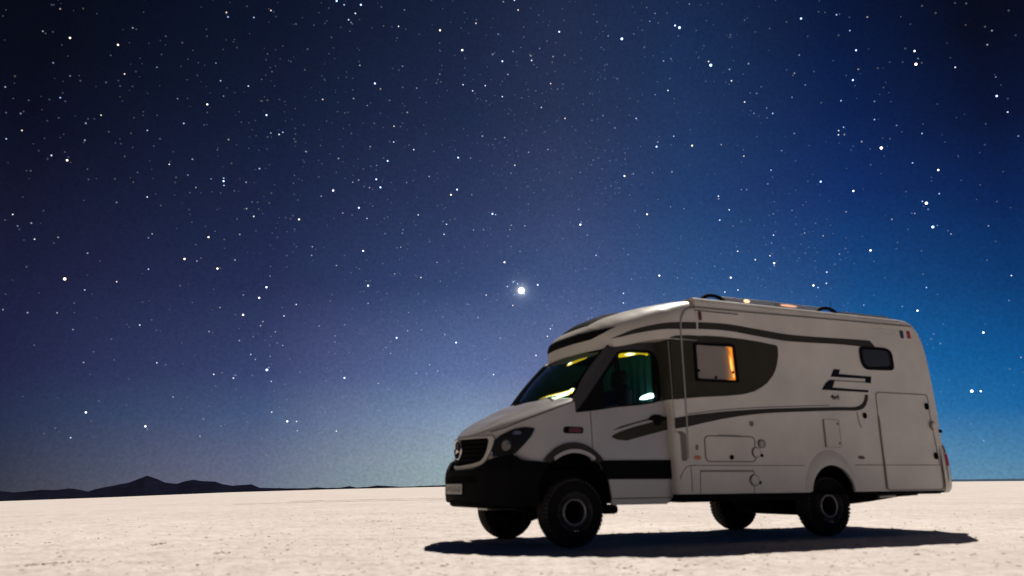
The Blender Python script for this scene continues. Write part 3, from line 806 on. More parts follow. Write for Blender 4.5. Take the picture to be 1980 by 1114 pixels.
# ---- plan outline of the cab, arc-length parametrised from the nose centre
CAB_PLAN = [(-0.955, 0.0), (-0.930, 0.18), (-0.872, 0.36), (-0.80, 0.52), (-0.725, 0.66), (-0.635, 0.78), (-0.50, 0.87), (-0.33, 0.932), (-0.1, 0.965), (0.2, 0.98), (0.7, 0.985), (1.30, 0.985)]
BUMP_PLAN = [(-1.04, 0.0), (-1.025, 0.22), (-0.985, 0.42), (-0.915, 0.60), (-0.82, 0.75), (-0.73, 0.88), (-0.58, 0.945), (-0.42, 0.98), (-0.2, 0.99)]
class Plan:
    def __init__(s, pts):
        p = spline(pts, 12)
        s.p = np.array([(q[0], q[1]) for q in p])
        d = np.hypot(*np.diff(s.p, axis=0).T)
        s.a = np.concatenate([[0], np.cumsum(d)])
    def at(s, a):
        sg = -1 if a < 0 else 1
        a = abs(a)
        x = float(np.interp(a, s.a, s.p[:, 0])); y = float(np.interp(a, s.a, s.p[:, 1]))
        e = 0.01
        dx = float(np.interp(a + e, s.a, s.p[:, 0]) - np.interp(a - e, s.a, s.p[:, 0])); dy = float(np.interp(a + e, s.a, s.p[:, 1]) - np.interp(a - e, s.a, s.p[:, 1]))
        l = math.hypot(dx, dy) or 1
        nx, ny = -dy / l, dx / l
        return x, sg * y, nx, sg * ny
    def ax(s, x):
        return float(np.interp(x, s.p[:, 0], s.a))
    def ay(s, y):
        return math.copysign(float(np.interp(abs(y), s.p[:, 1], s.a)), y)
CP = Plan(CAB_PLAN); BP = Plan(BUMP_PLAN)

def cab_inset(z):
    return 0.0 if z < 0.95 else 0.160 * ((z - 0.95) / 1.3) ** 1.75
def cab_surf(a, z, off=0.0):
    """a > 0 runs along the near side; the near side is y < 0"""
    x, y, nx, ny = CP.at(a)
    i = cab_inset(z)
    if z < 0.62: i += 0.35 * (0.62 - z) ** 2
    d = off - i
    return V3(x + nx * d, -(y + ny * d), z)
def cab_side(x, z, off=0.0):
    return cab_surf(CP.ax(x), z, off)
def cab_front(y, z, off=0.0):
    """y measured towards the near side"""
    return cab_surf(CP.ay(y), z, off)
def bump_surf(a, z, off=0.0):
    x, y, nx, ny = BP.at(a)
    i = 0.0
    if z < 0.58: i += 0.9 * (0.58 - z) ** 2
    if z > 0.78: i += 0.6 * (z - 0.78) ** 1.3
    d = off - i
    return V3(x + nx * d, -(y + ny * d), z)

def shoulder(x):
    return float(np.interp(x, [-0.955, -0.90, -0.82, -0.69, -0.55, -0.3, 0.0, 0.1], [1.17, 1.185, 1.21, 1.26, 1.325, 1.42, 1.53, 1.565]))
def crown(x):
    return float(np.interp(x, [-0.955, -0.90, -0.82, -0.69, -0.5, -0.2, 0.0, 0.1], [1.18, 1.225, 1.28, 1.36, 1.44, 1.555, 1.61, 1.63]))

A = CP.ax
# ---- front wing and nose skin
ARCH_C, ARCH_RX, ARCH_RZ = (0.005, 0.45), 0.455, 0.545
def arch_pts(c, rx, rz, z0, n=28):
    out = []
    for k in range(n + 1):
        th = math.pi - math.pi * k / n
        p = (c[0] + rx * math.cos(th), c[1] + rz * math.sin(th))
        if p[1] >= z0: out.append(p)
    return out
def to_a(pts): return [(A(x), z) for x, z in pts]

for sgn, lbl in ((1, 'near'), (-1, 'far')):
    S = (lambda u, w, off=0.0: cab_surf(u, w, off)) if sgn == 1 else (lambda u, w, off=0.0: (lambda p: V3(p.x, -p.y, p.z))(cab_surf(u, w, off)))
    arch = arch_pts(ARCH_C, ARCH_RX, ARCH_RZ, 0.80)
    top = [(A(x), shoulder(x)) for x in np.linspace(0.235, -0.95, 26)]
    wing = [(0.0, 0.80), *to_a([(-0.9, 0.80), (-0.62, 0.80)]), *to_a(arch), (A(0.235), 0.90)]
    wing = [p for p in wing if p[0] <= A(0.235)] + top + [(0.0, 1.165)]
    sheet("front_wing", 'cab_paint', van, wing, S, 0, 0.02, grid=0.07, step=0.045)
    # door with its window opening; a dark shut line is left around it
    glass_poly = [(0.05, 1.425), (0.30, 1.455), (0.58, 1.50), (0.90, 1.535), (1.12, 1.57), (1.20, 1.60), (1.235, 1.70), (1.25, 2.08), (1.22, 2.18), (1.15, 2.215), (0.80, 2.20), (0.70, 2.165), (0.62, 2.08), (0.41, 1.835), (0.22, 1.61)]
    door_a = [(0.25, 1.05), (0.33, 0.90), (0.41, 0.76), (0.455, 0.60), (0.465, 0.56), (1.275, 0.56), (1.282, 1.5), (1.285, 2.30), (0.62, 2.265), (0.04, 1.58), (0.03, 1.435)]
    belt = [(1.282, 1.605), (1.12, 1.578), (0.90, 1.543), (0.58, 1.508), (0.247, 1.462)]
    door = [(0.247, 1.00), (0.31, 0.91), (0.43, 0.72), (0.468, 0.50), (1.275, 0.50)] + belt
    upper = belt[::-1] + [(1.285, 2.31), (1.18, 2.305), (0.85, 2.265), (0.605, 2.225), (0.30, 1.885), (0.05, 1.60), (0.055, 1.43)]
    upper = upper[::-1]
    hole = [(0.262, 1.48), (0.58, 1.525), (0.90, 1.560), (1.12, 1.59), (1.20, 1.615), (1.235, 1.70), (1.25, 2.08), (1.22, 2.18), (1.15, 2.215), (0.80, 2.20), (0.70, 2.165), (0.62, 2.08), (0.41, 1.835), (0.262, 1.66)]
    dr = sheet("cab_door", 'cab_paint', van, to_a(door), S, 0, 0.03, grid=0.08, step=0.05)
    sheet("window_frame", 'dark_frame', dr, to_a(upper), S, 0.001, 0.03, holes=[to_a(hole)], grid=0.08, step=0.05)
    qa = [(0.05, 1.425), (0.262, 1.45), (0.262, 1.66), (0.22, 1.61), (0.12, 1.50)]
    # black mirror-base triangle and window seals
    sheet("window_seal", 'black_plastic', dr, to_a(round_poly(glass_poly, 0.03, 3)), S, 0.006, 0.012,
          holes=[to_a([(0.445, 1.50), (0.63, 1.525), (0.63, 2.04), (0.445, 1.82)]), to_a(round_poly([(0.70, 1.535), (1.10, 1.585), (1.165, 1.61), (1.175, 2.185), (0.81, 2.185), (0.70, 2.14)], 0.05, 4))], grid=0.07, step=0.04)
    sheet("side_window", 'glass', dr, to_a(round_poly([(0.69, 1.525), (1.10, 1.575), (1.175, 1.60), (1.185, 2.195), (0.80, 2.195), (0.69, 2.15)], 0.05, 4)), S, -0.008, 0.004, grid=0.2, step=0.1)
    sheet("quarter_window", 'glass', dr, to_a([(0.435, 1.49), (0.64, 1.515), (0.64, 2.06), (0.435, 1.83)]), S, -0.008, 0.004, grid=0.2, step=0.1)
    sheet("sill_panel", 'cab_paint', van, to_a([(0.47, 0.425), (1.20, 0.425), (1.275, 0.49), (0.468, 0.49)]), S, -0.004, 0.03, grid=0.1)
    # broad black rubbing strip
    sheet("rubbing_strip", 'black_plastic', dr, to_a(round_poly([(0.40, 0.70), (1.272, 0.70), (1.272, 0.915), (0.30, 0.905), (0.36, 0.82)], 0.012, 3)), S, 0.018, 0.02, grid=0.12)
    # swoosh on the door
    sheet("side_stripe", 'taupe', dr, to_a([(0.49, 1.165), (0.56, 1.135), (0.69, 1.125), (0.85, 1.165), (1.04, 1.21), (1.278, 1.265), (1.278, 1.385), (1.05, 1.345), (0.80, 1.285), (0.60, 1.225), (0.52, 1.19)]), S, 0.003, 0.003, grid=0.1)
    sheet("side_stripe", 'anthracite', dr, to_a([(0.50, 1.235), (0.62, 1.285), (0.85, 1.345), (1.02, 1.385), (1.02, 1.367), (0.85, 1.328), (0.64, 1.268)]), S, 0.003, 0.003, grid=0.1)
    hd = sheet("door_handle", 'black_plastic', dr, to_a(round_poly([(0.99, 1.365), (1.06, 1.425), (1.16, 1.43), (1.20, 1.41), (1.245, 1.41), (1.255, 1.37), (1.17, 1.36), (1.15, 1.31), (1.09, 1.305), (1.07, 1.36)], 0.02, 3)), S, 0.03, 0.028, grid=0.2, step=0.03)
    # side repeater lamp
    lp = sheet("indicator_lamp", 'black_plastic', van, to_a(round_poly([(-0.11, 1.195), (0.13, 1.195), (0.135, 1.265), (-0.10, 1.27)], 0.03, 4)), S, 0.010, 0.012, grid=0.2)
    sheet("lens", 'darkred', lp, to_a(round_poly([(-0.05, 1.208), (0.105, 1.208), (0.11, 1.252), (-0.045, 1.256)], 0.015, 3)), S, 0.018, 0.01, grid=0.2)
    # wheel-arch flare: an outer grey band and a lip painted lighter as if lit
    out = arch_pts(ARCH_C, 0.50, 0.645, 0.905); inn = arch_pts(ARCH_C, ARCH_RX, ARCH_RZ, 0.87)
    sheet("wheel_arch_flare", 'anthracite', van, to_a(out + inn[::-1]), S, 0.035, 0.05, grid=0.2, step=0.03)
    lip_o = arch_pts(ARCH_C, 0.462, 0.575, 0.90); lip_i = arch_pts(ARCH_C, 0.44, 0.535, 0.875)
    sheet("wheel_arch_lit_lip", 'cab_paint', van, to_a(lip_o + lip_i[::-1]), S, 0.045, 0.02, grid=0.2, step=0.03)
    # bumper corner, reaching back to the arch
    BS = (lambda u, w, off=0.0: bump_surf(u, w, off)) if sgn == 1 else (lambda u, w, off=0.0: (lambda p: V3(p.x, -p.y, p.z))(bump_surf(u, w, off)))
    bx = lambda x: BP.ax(x)
    bp_ = [(0.0, 0.50), (bx(-1.03), 0.49), (bx(-0.9), 0.455), (bx(-0.75), 0.43), (bx(-0.43), 0.42), (bx(-0.425), 0.66), (bx(-0.36), 0.80), (bx(-0.27), 0.885), (bx(-0.45), 0.895), (bx(-0.60), 0.905),
           (bx(-0.65), 0.945), (bx(-0.70), 0.965), (bx(-0.78), 0.955), (bx(-0.85), 0.945), (bx(-0.905), 0.915), (bx(-0.945), 0.85), (bx(-0.99), 0.82), (0.0, 0.82)]
    sheet("bumper", 'black_plastic', van, bp_, BS, 0, 0.03, grid=0.06, step=0.04)
    # black band under the shut line behind the arch
    # headlight
    hx = [(-0.79, 0.955), (-0.812, 1.01), (-0.795, 1.09), (-0.735, 1.18), (-0.63, 1.245), (-0.53, 1.262), (-0.425, 1.250), (-0.46, 1.17), (-0.53, 1.08), (-0.61, 0.985), (-0.66, 0.955), (-0.74, 0.95)]
    hl = sheet("headlight", 'lens_black', van, to_a(round_poly(hx, 0.02, 3)), S, 0.012, 0.012, grid=0.05, step=0.03)
    def disc(name, material, cx, cz, r, off, th, par, n=20, rz=None):
        rz = rz or r
        pa = A(cx)
        return sheet(name, material, par, [(pa + r * math.cos(2 * math.pi * k / n), cz + rz * math.sin(2 * math.pi * k / n)) for k in range(n)], S, off, th, grid=0.3, step=0.5)
    disc("lamp_ring", 'lens_black', -0.685, 1.065, 0.076, 0.017, 0.006, hl)
    disc("lamp_bowl", 'seal', -0.685, 1.065, 0.056, 0.021, 0.005, hl)
    disc("projector_lens", 'lens_clear', -0.668, 1.085, 0.022, 0.026, 0.006, hl)
    disc("lamp_bowl", 'lens_clear', -0.785, 0.985, 0.024, 0.018, 0.007, hl)
    disc("indicator_bowl", 'lens_clear', -0.60, 1.20, 0.05, 0.017, 0.006, hl, rz=0.022)

# ---- hood
bm = bmesh.new(); rows = []
xs = list(np.linspace(-0.95, 0.075, 34))
for x in xs:
    a = A(x); P0 = cab_surf(a, shoulder(x))
    yb = abs(P0.y); xb = P0.x
    back = 0.16 * max(0.0, (x + 0.45) / 0.525)
    row = []
    for k in range(-14, 15):
        s = k / 14; q = abs(s)
        u = 1 - q                                   # 0 at the edge, 1 at the centre
        c = [(yb, shoulder(x)), (yb * 0.985, shoulder(x) + 0.75 * (crown(x) - shoulder(x))), (yb * 0.72, crown(x)), (0, crown(x))]
        w_ = [(1 - u) ** 3, 3 * u * (1 - u) ** 2, 3 * u * u * (1 - u), u ** 3]
        y = sum(a_ * b_[0] for a_, b_ in zip(w_, c)); z = sum(a_ * b_[1] for a_, b_ in zip(w_, c))
        # power-dome crease
        z += 0.022 * math.exp(-((y - 0.52 * yb) / (0.07)) ** 2) * min(1, max(0, (x + 0.9) * 3)) - 0.024 * math.exp(-((y - 0.68 * yb) / 0.05) ** 2) * min(1, max(0, (x + 0.9) * 3))
        xx = xb - back * (1 - (y / yb) ** 2)
        row.append(bm.verts.new((xx, y * (1 if s > 0 else -1), z)))
    rows.append(row)
for p, q in zip(rows, rows[1:]):
    for k in range(len(p) - 1):
        bm.faces.new((p[k], q[k], q[k + 1], p[k + 1]))
bmesh.ops.remove_doubles(bm, verts=bm.verts, dist=1e-5)
hood = from_bm(bm, "hood", 'cab_paint', van, angle=60)
md = hood.modifiers.new("panel_thickness", 'SOLIDIFY'); md.thickness = 0.012; md.offset = -1

# hood shut lines (dark seams along the wings)
for s in (-1, 1):
    bm = bmesh.new()
    tube(bm, [(cab_side(x, shoulder(x) + 0.004).x, s * (abs(cab_side(x, shoulder(x)).y) - 0.004), shoulder(x) + 0.006) for x in np.linspace(-0.80, 0.06, 20)], 0.006, 6)
    from_bm(bm, "hood_seam", 'black', hood)

# cowl, wipers
bm = bmesh.new(); r0 = []; r1 = []
for k in range(25):
    y = -0.86 + 1.72 * k / 24; q = (y / 0.86) ** 2
    r0.append(bm.verts.new((-0.115 + 0.17 * q, y, 1.600 - 0.04 * q))); r1.append(bm.verts.new((-0.055 + 0.16 * q, y, 1.605 - 0.03 * q)))
for k in range(24): bm.faces.new((r0[k], r0[k + 1], r1[k + 1], r1[k]))
from_bm(bm, "cowl", 'black_plastic', van)

# ---- windscreen
def ws_base(y): q = (y / 0.84) ** 2; return V3(-0.075 + 0.15 * q, y, 1.595 - 0.02 * q)
def ws_top(y): q = (y / 0.76) ** 2; return V3(0.54 + 0.07 * q, y, 2.265 - 0.03 * q)
def ws(s, t, off=0):
    p = ws_base(0.86 * s).lerp(ws_top(0.77 * s), t)
    p.x -= 0.035 * math.sin(math.pi * t); p.z += 0.02 * math.sin(math.pi * t)
    return p + V3(-0.75, 0, 0.66) * off
bm = bmesh.new(); rows = [[bm.verts.new(ws(-1 + 2 * i / 24, j / 10)) for i in range(25)] for j in range(11)]
for p, q in zip(rows, rows[1:]):
    for k in range(24): bm.faces.new((p[k], p[k + 1], q[k + 1], q[k]))
wsc = from_bm(bm, "windscreen", 'glass', van, angle=60)
md = wsc.modifiers.new("glass_thickness", 'SOLIDIFY'); md.thickness = 0.005
# black ceramic edge
bm = bmesh.new()
def ring(t0, t1, s0, s1, n=12, off=0.004):
    rows = [[bm.verts.new(ws(s0 + (s1 - s0) * i / n, t0 + (t1 - t0) * j / n, off)) for i in range(n + 1)] for j in range(n + 1)]
    for p, q in zip(rows, rows[1:]):
        for k in range(n): bm.faces.new((p[k], p[k + 1], q[k + 1], q[k]))
ring(0, 0.035, -1, 1); ring(0.90, 1, -1, 1); ring(0, 1, -1, -0.93); ring(0, 1, 0.93, 1)
from_bm(bm, "windscreen_border", 'black', wsc, angle=60)
# A pillars
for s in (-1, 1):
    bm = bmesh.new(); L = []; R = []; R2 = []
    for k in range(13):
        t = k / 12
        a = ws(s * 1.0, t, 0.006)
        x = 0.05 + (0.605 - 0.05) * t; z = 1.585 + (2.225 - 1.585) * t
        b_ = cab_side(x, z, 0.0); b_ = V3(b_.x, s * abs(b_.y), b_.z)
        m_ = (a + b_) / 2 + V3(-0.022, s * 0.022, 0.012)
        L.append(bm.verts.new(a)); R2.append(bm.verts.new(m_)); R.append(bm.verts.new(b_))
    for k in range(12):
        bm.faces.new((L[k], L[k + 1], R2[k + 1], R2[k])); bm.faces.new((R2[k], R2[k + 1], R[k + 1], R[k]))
    o = from_bm(bm, "windscreen_pillar", 'dark_frame', van, angle=60)
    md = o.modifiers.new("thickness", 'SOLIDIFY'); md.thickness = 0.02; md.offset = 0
# wipers
for y0, y1, x0 in ((-0.10, -0.66, 0.0), (0.62, 0.05, 0.0)):
    bm = bmesh.new()
    pts = [ws_base(y0 + (y1 - y0) * k / 8) + V3(-0.03 - 0.01 * k / 8, 0, 0.012 + 0.045 * (k / 8)) for k in range(9)]
    tube(bm, pts, 0.011, 6, rfun=lambda t: 0.016 - 0.008 * t)
    from_bm(bm, "wiper", 'black_plastic', van)

# ---- grille
def gy(pp, r):
    p = [(-y, z) for y, z in pp[1:]][::-1] + pp
    return [(CP.ay(y), z) for y, z in round_poly(p, r, 5)]
gf = sheet("grille", 'silver_frame', van, gy([(0, 0.815), (0.30, 0.838), (0.465, 0.885), (0.56, 1.05), (0.595, 1.178)], 0.06), cab_surf, 0.025, 0.04,
           holes=[gy([(0, 0.862), (0.28, 0.880), (0.435, 0.915), (0.50, 1.03), (0.525, 1.160)], 0.05)], grid=0.06, step=0.03)
sheet("grille_backing", 'black', gf, gy([(0, 0.83), (0.29, 0.86), (0.45, 0.90), (0.53, 1.05), (0.55, 1.17)], 0.05), cab_surf, 0.004, 0.006, grid=0.08)
for k in range(5):
    z = 0.93 + k * 0.048
    h = 0.445 + (z - 0.93) / 0.2 * 0.07
    for s in (-1, 1):
        sheet("slat", 'black_plastic', gf, [(CP.ay(s * y_), z_) for y_, z_ in ((0.02, z - 0.011), (h, z - 0.011), (h, z + 0.011), (0.02, z + 0.011))], cab_surf, 0.014, 0.012, grid=0.3, step=0.08)
# round three-pointed star emblem
em = bpy.data.objects.new("emblem", None)
bm = bmesh.new(); cx, cz, R0 = -0.985, 1.050, 0.108
n = 40
for k in range(n):
    pass
ringpts = [(cx, R0 * math.cos(2 * math.pi * k / n), cz + R0 * math.sin(2 * math.pi * k / n)) for k in range(n + 1)]
def torus(bm, c, R, r, n=40, m=8):
    rr = []
    for i in range(n):
        th = 2 * math.pi * i / n
        rr.append([bm.verts.new((c[0] + r * math.cos(2 * math.pi * j / m), c[1] + (R + r * math.sin(2 * math.pi * j / m)) * math.cos(th), c[2] + (R + r * math.sin(2 * math.pi * j / m)) * math.sin(th))) for j in range(m)])
    for i in range(n):
        for j in range(m):
            bm.faces.new((rr[i][j], rr[(i + 1) % n][j], rr[(i + 1) % n][(j + 1) % m], rr[i][(j + 1) % m]))
torus(bm, (cx, 0, cz), R0, 0.0105)
for k in range(3):
    th = math.pi / 2 + k * 2 * math.pi / 3
    tip = V3(cx, R0 * math.cos(th), cz + R0 * math.sin(th))
    pl = V3(cx, 0.024 * math.cos(th + math.pi / 3), cz + 0.024 * math.sin(th + math.pi / 3))
    pr_ = V3(cx, 0.024 * math.cos(th - math.pi / 3), cz + 0.024 * math.sin(th - math.pi / 3))
    c0 = V3(cx - 0.016, 0, cz); c1 = V3(cx + 0.01, 0, cz)
    a_, b_, c_, d_, e_ = (bm.verts.new(q) for q in (tip, pl, pr_, c0, c1))
    bm.faces.new((a_, b_, d_)); bm.faces.new((a_, d_, c_)); bm.faces.new((a_, c_, e_)); bm.faces.new((a_, e_, b_))
from_bm(bm, "emblem", 'chrome', gf, angle=40)
bpy.data.objects.remove(em)

# ---- lower intake and plate
def fy(pts): return [(BP.ay(y), z) for y, z in pts]
sheet("air_intake", 'black', van, fy(round_poly([(-0.52, 0.675), (0.52, 0.675), (0.50, 0.750), (-0.50, 0.750)], 0.02, 3)), bump_surf, 0.004, 0.004, grid=0.1)
pl = sheet("licence_plate", 'plate', van, fy(rounded(-0.26, 0.26, 0.555, 0.665, 0.012, 3)), bump_surf, 0.016, 0.012, grid=0.3, step=0.08)
for y0, w_, z0, z1 in ((0.205, 0.012, 0.58, 0.64), (0.17, 0.02, 0.58, 0.605), (0.115, 0.014, 0.585, 0.64), (0.065, 0.012, 0.58, 0.612), (0.02, 0.014, 0.58, 0.64), (-0.06, 0.02, 0.58, 0.64), (-0.115, 0.012, 0.605, 0.64), (-0.16, 0.018, 0.58, 0.63), (-0.215, 0.014, 0.58, 0.64)):
    sheet("plate_character", 'seal', pl, fy([(y0 - w_, z0), (y0 + w_, z0), (y0 + w_, z1), (y0 - w_, z1)]), bump_surf, 0.0175, 0.001, grid=0.3)
sheet("plate_holder", 'black_plastic', pl, fy(rounded(-0.275, 0.275, 0.54, 0.68, 0.015, 3)), bump_surf, 0.010, 0.012, grid=0.3, step=0.08)

# ---- moulded cap over the cab
CAPX = [0.42, 0.425, 0.44, 0.48, 0.55, 0.65, 0.80, 1.0, 1.255, 1.45, 1.665]
CAPW = [0.0, 0.16, 0.30, 0.50, 0.69, 0.825, 0.93, 1.02, 1.110, 1.112, 1.112]
def cw(x): return float(np.interp(x, CAPX, CAPW))
def czb(x): return float(np.interp(x, [0.42, 0.6, 0.8, 1.0, 1.25, 1.665], [2.205, 2.215, 2.25, 2.295, 2.325, 2.325]))
def czt(x): return float(np.interp(x, [0.42, 0.44, 0.48, 0.54, 0.62, 0.75, 0.9, 1.05, 1.2, 1.45, 1.665], [2.41, 2.45, 2.495, 2.54, 2.59, 2.655, 2.715, 2.765, 2.80, 2.845, 2.872]))
def cn(x): return float(np.interp(x, [0.42, 0.6, 1.0, 1.3, 1.665], [4.0, 3.4, 3.6, 4.5, 7.5]))
def cap_y(x, z):
    zb, zt, n_ = czb(x) , czt(x), cn(x)
    q = min(1, max(0, (z - zb) / (zt - zb)))
    return cw(x) * (1 - q ** n_) ** (1 / n_)
bm = bmesh.new(); rows = []
NX = 54; NS = 22
capxs = [0.42 + 1.245 * (k / NX) ** 2.2 for k in range(NX + 1)]
for x in capxs:
    w_ = max(cw(x), 0.004); zb, zt, n_ = czb(x), czt(x), cn(x)
    row = []
    for k in range(-NS, NS + 1):
        th = (1 - abs(k) / NS) * math.pi / 2         # 0 at the lower edge, 90 at the ridge
        cy = math.cos(th) ** (2 / n_); sz = math.sin(th) ** (2 / n_)
        row.append(bm.verts.new((x, w_ * cy * (1 if k > 0 else -1), zb + (zt - zb) * sz)))
    rows.append(row)
for p, q in zip(rows, rows[1:]):
    for k in range(len(p) - 1):
        bm.faces.new((p[k], q[k], q[k + 1], p[k + 1]))
    bm.faces.new((p[0], p[-1], q[-1], q[0]))
bm.faces.new(rows[-1]); bm.faces.new(rows[0])
bmesh.ops.remove_doubles(bm, verts=bm.verts, dist=1e-5)
cap = from_bm(bm, "cab_roof_cap", 'gelcoat', van, angle=45)
sheet("window_surround", 'taupe', cap, [(1.262, 2.326), (1.662, 2.326), (1.662, 2.384), (1.50, 2.377), (1.36, 2.362), (1.30, 2.345)], lambda x, z, off=0.0: V3(x, -cap_y(x, z) - off, z), 0.005, 0.005, grid=0.08, step=0.04)
# dark visor band round the nose of the cap
bm = bmesh.new(); rows = []
ys = [(-0.85 + 1.70 * k / 60) for k in range(61)]
cap_plan = Plan([(x_, w_) for x_, w_ in zip(CAPX, CAPW)])
for y in ys:
    ay_ = abs(y); a_ = cap_plan.ay(y)
    x, yy, nx, ny = cap_plan.at(a_)
    ztop = 2.452 + 0.03 * ay_ ** 2
    zbot = 2.335 + 0.035 * ay_ ** 2
    if ay_ > 0.55:
        t = min(1, (ay_ - 0.55) / 0.30); zbot = zbot + (ztop - zbot) * t ** 1.5
    row = []
    for k in range(5):
        z = zbot + (ztop - zbot) * k / 4
        zb, zt, n_ = czb(x), czt(x), cn(x)
        # walk inwards along the plan until the cap surface is met
        lo, hi = 0.0, 0.5
        for _ in range(22):
            md_ = (lo + hi) / 2
            px, py = x - nx * md_, yy - ny * md_
            ins = px > 0.42 and czt(px) > z and abs(py) < cap_y(px, z)
            if ins: hi = md_
            else: lo = md_
        px, py = x - nx * (hi - 0.006), yy - ny * (hi - 0.006)
        row.append(bm.verts.new((px, py, z)))
    rows.append(row)
for p, q in zip(rows, rows[1:]):
    for k in range(4): bm.faces.new((p[k], q[k], q[k + 1], p[k + 1]))
bmesh.ops.remove_doubles(bm, verts=bm.verts, dist=1e-5)
vs_ = from_bm(bm, "visor_band", 'black_plastic', cap, angle=60)
md = vs_.modifiers.new("thickness", 'SOLIDIFY'); md.thickness = 0.008; md.offset = 0
# panoramic roof hatch standing proud of the slope
bm = bmesh.new(); rows = []
for i in range(15):
    t = i / 14; x = 0.56 + 0.56 * t; row = []
    for k in range(11):
        y = -0.40 + 0.80 * k / 10
        edge = min(1, 4.5 * min(t, 1 - t)) * min(1, 3.5 * min(k / 10, 1 - k / 10))
        row.append(bm.verts.new((x, y, czt(x) - 0.02 + 0.062 * edge ** 0.4)))
    rows.append(row)
for p, q in zip(rows, rows[1:]):
    for k in range(10): bm.faces.new((p[k], q[k], q[k + 1], p[k + 1]))
from_bm(bm, "panoramic_hatch", 'black_plastic', cap, angle=50)

# ---- living body shell
prof = [(1.262, 0.53), (3.24, 0.53)]
ARC = (3.60, 0.50)
prof += [(ARC[0] - 0.365 * math.cos(math.pi * k / 24), ARC[1] + 0.36 * math.sin(math.pi * k / 24)) for k in range(1, 24)]
prof += [(3.965, 0.53), (5.70, 0.53), (5.745, 0.60), (5.755, 1.1), (5.745, 1.6), (5.72, 2.0), (5.685, 2.35), (5.635, 2.56), (5.57, 2.71), (5.48, 2.81), (5.36, 2.858), (5.2, 2.872), (4.0, 2.872), (3.0, 2.872), (1.67, 2.872), (1.668, 2.34), (1.262, 2.335)]
bm = bmesh.new()
HW = 1.11
fa = [bm.verts.new((x, -HW, z)) for x, z in prof]
fb = [bm.verts.new((x, HW, z)) for x, z in prof]
n_ = len(prof)
bm.faces.new(fa); bm.faces.new(fb[::-1])
for i in range(n_):
    j = (i + 1) % n_
    bm.faces.new((fa[i], fb[i], fb[j], fa[j]))
bmesh.ops.recalc_face_normals(bm, faces=bm.faces)
bm.edges.ensure_lookup_table()
roof_e = []; end_e = []
for e in bm.edges:
    a_, b_ = e.verts
    if abs(a_.co.y - b_.co.y) > 1e-6: continue
    c = (a_.co + b_.co) / 2
    if c.z > 2.85: roof_e.append(e)
    elif c.x > 5.3 and c.z > 0.62: end_e.append(e)
    elif c.x < 1.27 and c.z < 2.3: end_e.append(e)
bmesh.ops.bevel(bm, geom=roof_e + end_e, offset=0.07, segments=5, affect='EDGES', profile=0.5)
body = from_bm(bm, "living_cabin", 'gelcoat', van, angle=38)

def flat(x, z, off=0.0): return V3(x, -HW - off, z)
def flat_far(x, z, off=0.0): return V3(x, HW + off, z)
def plate(name, material, parent, poly, off=0.004, th=0.006, holes=(), grid=0.4, step=0.2, surf=flat):
    return sheet(name, material, parent, poly, surf, off, th, holes=holes, grid=grid, step=step)

# gutter rail and seams
bm = bmesh.new(); tube(bm, [(1.64, -HW - 0.006, 2.735), (2.6, -HW - 0.006, 2.742), (4.0, -HW - 0.006, 2.762), (5.42, -HW - 0.006, 2.775)], 0.011, 6)
from_bm(bm, "gutter", 'seal', body)
box("awning_bracket", 'seal', body, 1.66, 2.32, -HW - 0.012, -HW, 2.690, 2.705)
# cap joint strip: curved at the top, straight down to the skirt
joint = spline([(1.66, 2.735), (1.585, 2.72), (1.52, 2.69), (1.47, 2.62), (1.438, 2.53), (1.432, 2.30), (1.434, 1.90), (1.438, 1.50), (1.432, 1.15), (1.428, 0.93)], 6)
def capside(x, z, off=0.0):
    if x < 1.667 and z > 2.34:
        return V3(x, -cap_y(x, z) - off, z)
    return flat(x, z, off)
sheet("joint_strip", 'alu', body, flat_line(joint, 0.018), capside, 0.010, 0.012, grid=0.5, step=0.06)
front = spline([(1.195, 2.30), (1.215, 2.1), (1.235, 1.75), (1.262, 1.45), (1.268, 1.22)], 6)
bm = bmesh.new(); tube(bm, [(1.262 + (x - 1.19) * 0.25, -1.080 - (x - 1.19) * 0.12, z) for x, z in front], 0.005, 6)
from_bm(bm, "front_edge_trim", 'alu', body)
bm = bmesh.new(); rows = []
for k in range(9):
    th = math.pi / 2 * k / 8
    rows.append((1.332 - 0.0735 * math.cos(th), -1.04 - 0.0735 * math.sin(th)))
rows = [(1.2585, -0.70)] + rows + [(1.345, -1.1135)]
rows = [[bm.verts.new((x, y, z)) for z in (1.602, 1.95, 2.318)] for x, y in rows]
for p, q in zip(rows, rows[1:]):
    for k in range(2): bm.faces.new((p[k], q[k], q[k + 1], p[k + 1]))
from_bm(bm, "window_surround", 'taupe', body, angle=60)
# skirt
plate("skirt_seam", 'seal', body, [(1.45, 0.846), (3.18, 0.849), (3.18, 0.858), (1.45, 0.856)], 0.003)
plate("skirt_seam", 'seal', body, [(4.03, 0.856), (5.63, 0.860), (5.63, 0.869), (4.03, 0.866)], 0.003)
plate("skirt_seam", 'seal', body, flat_line([(1.30, 0.70), (1.34, 0.78), (1.39, 0.83), (1.45, 0.85), (1.46, 0.74), (1.455, 0.56)], 0.010), 0.003, step=0.05)
# recess behind the cab door, its shade painted as a flat grey plate
plate("recess_shade", 'seal', body, round_poly([(1.335, 0.90), (1.41, 0.90), (1.415, 1.20), (1.365, 1.24), (1.275, 1.235), (1.33, 1.20)], 0.02, 3), 0.002, 0.004)
box("bottom_sill", 'black_plastic', body, 1.30, 3.20, -1.085, -0.9, 0.44, 0.53, bevel=0.01)
box("bottom_sill", 'black_plastic', body, 4.0, 5.60, -1.085, -0.9, 0.487, 0.53, bevel=0.01)

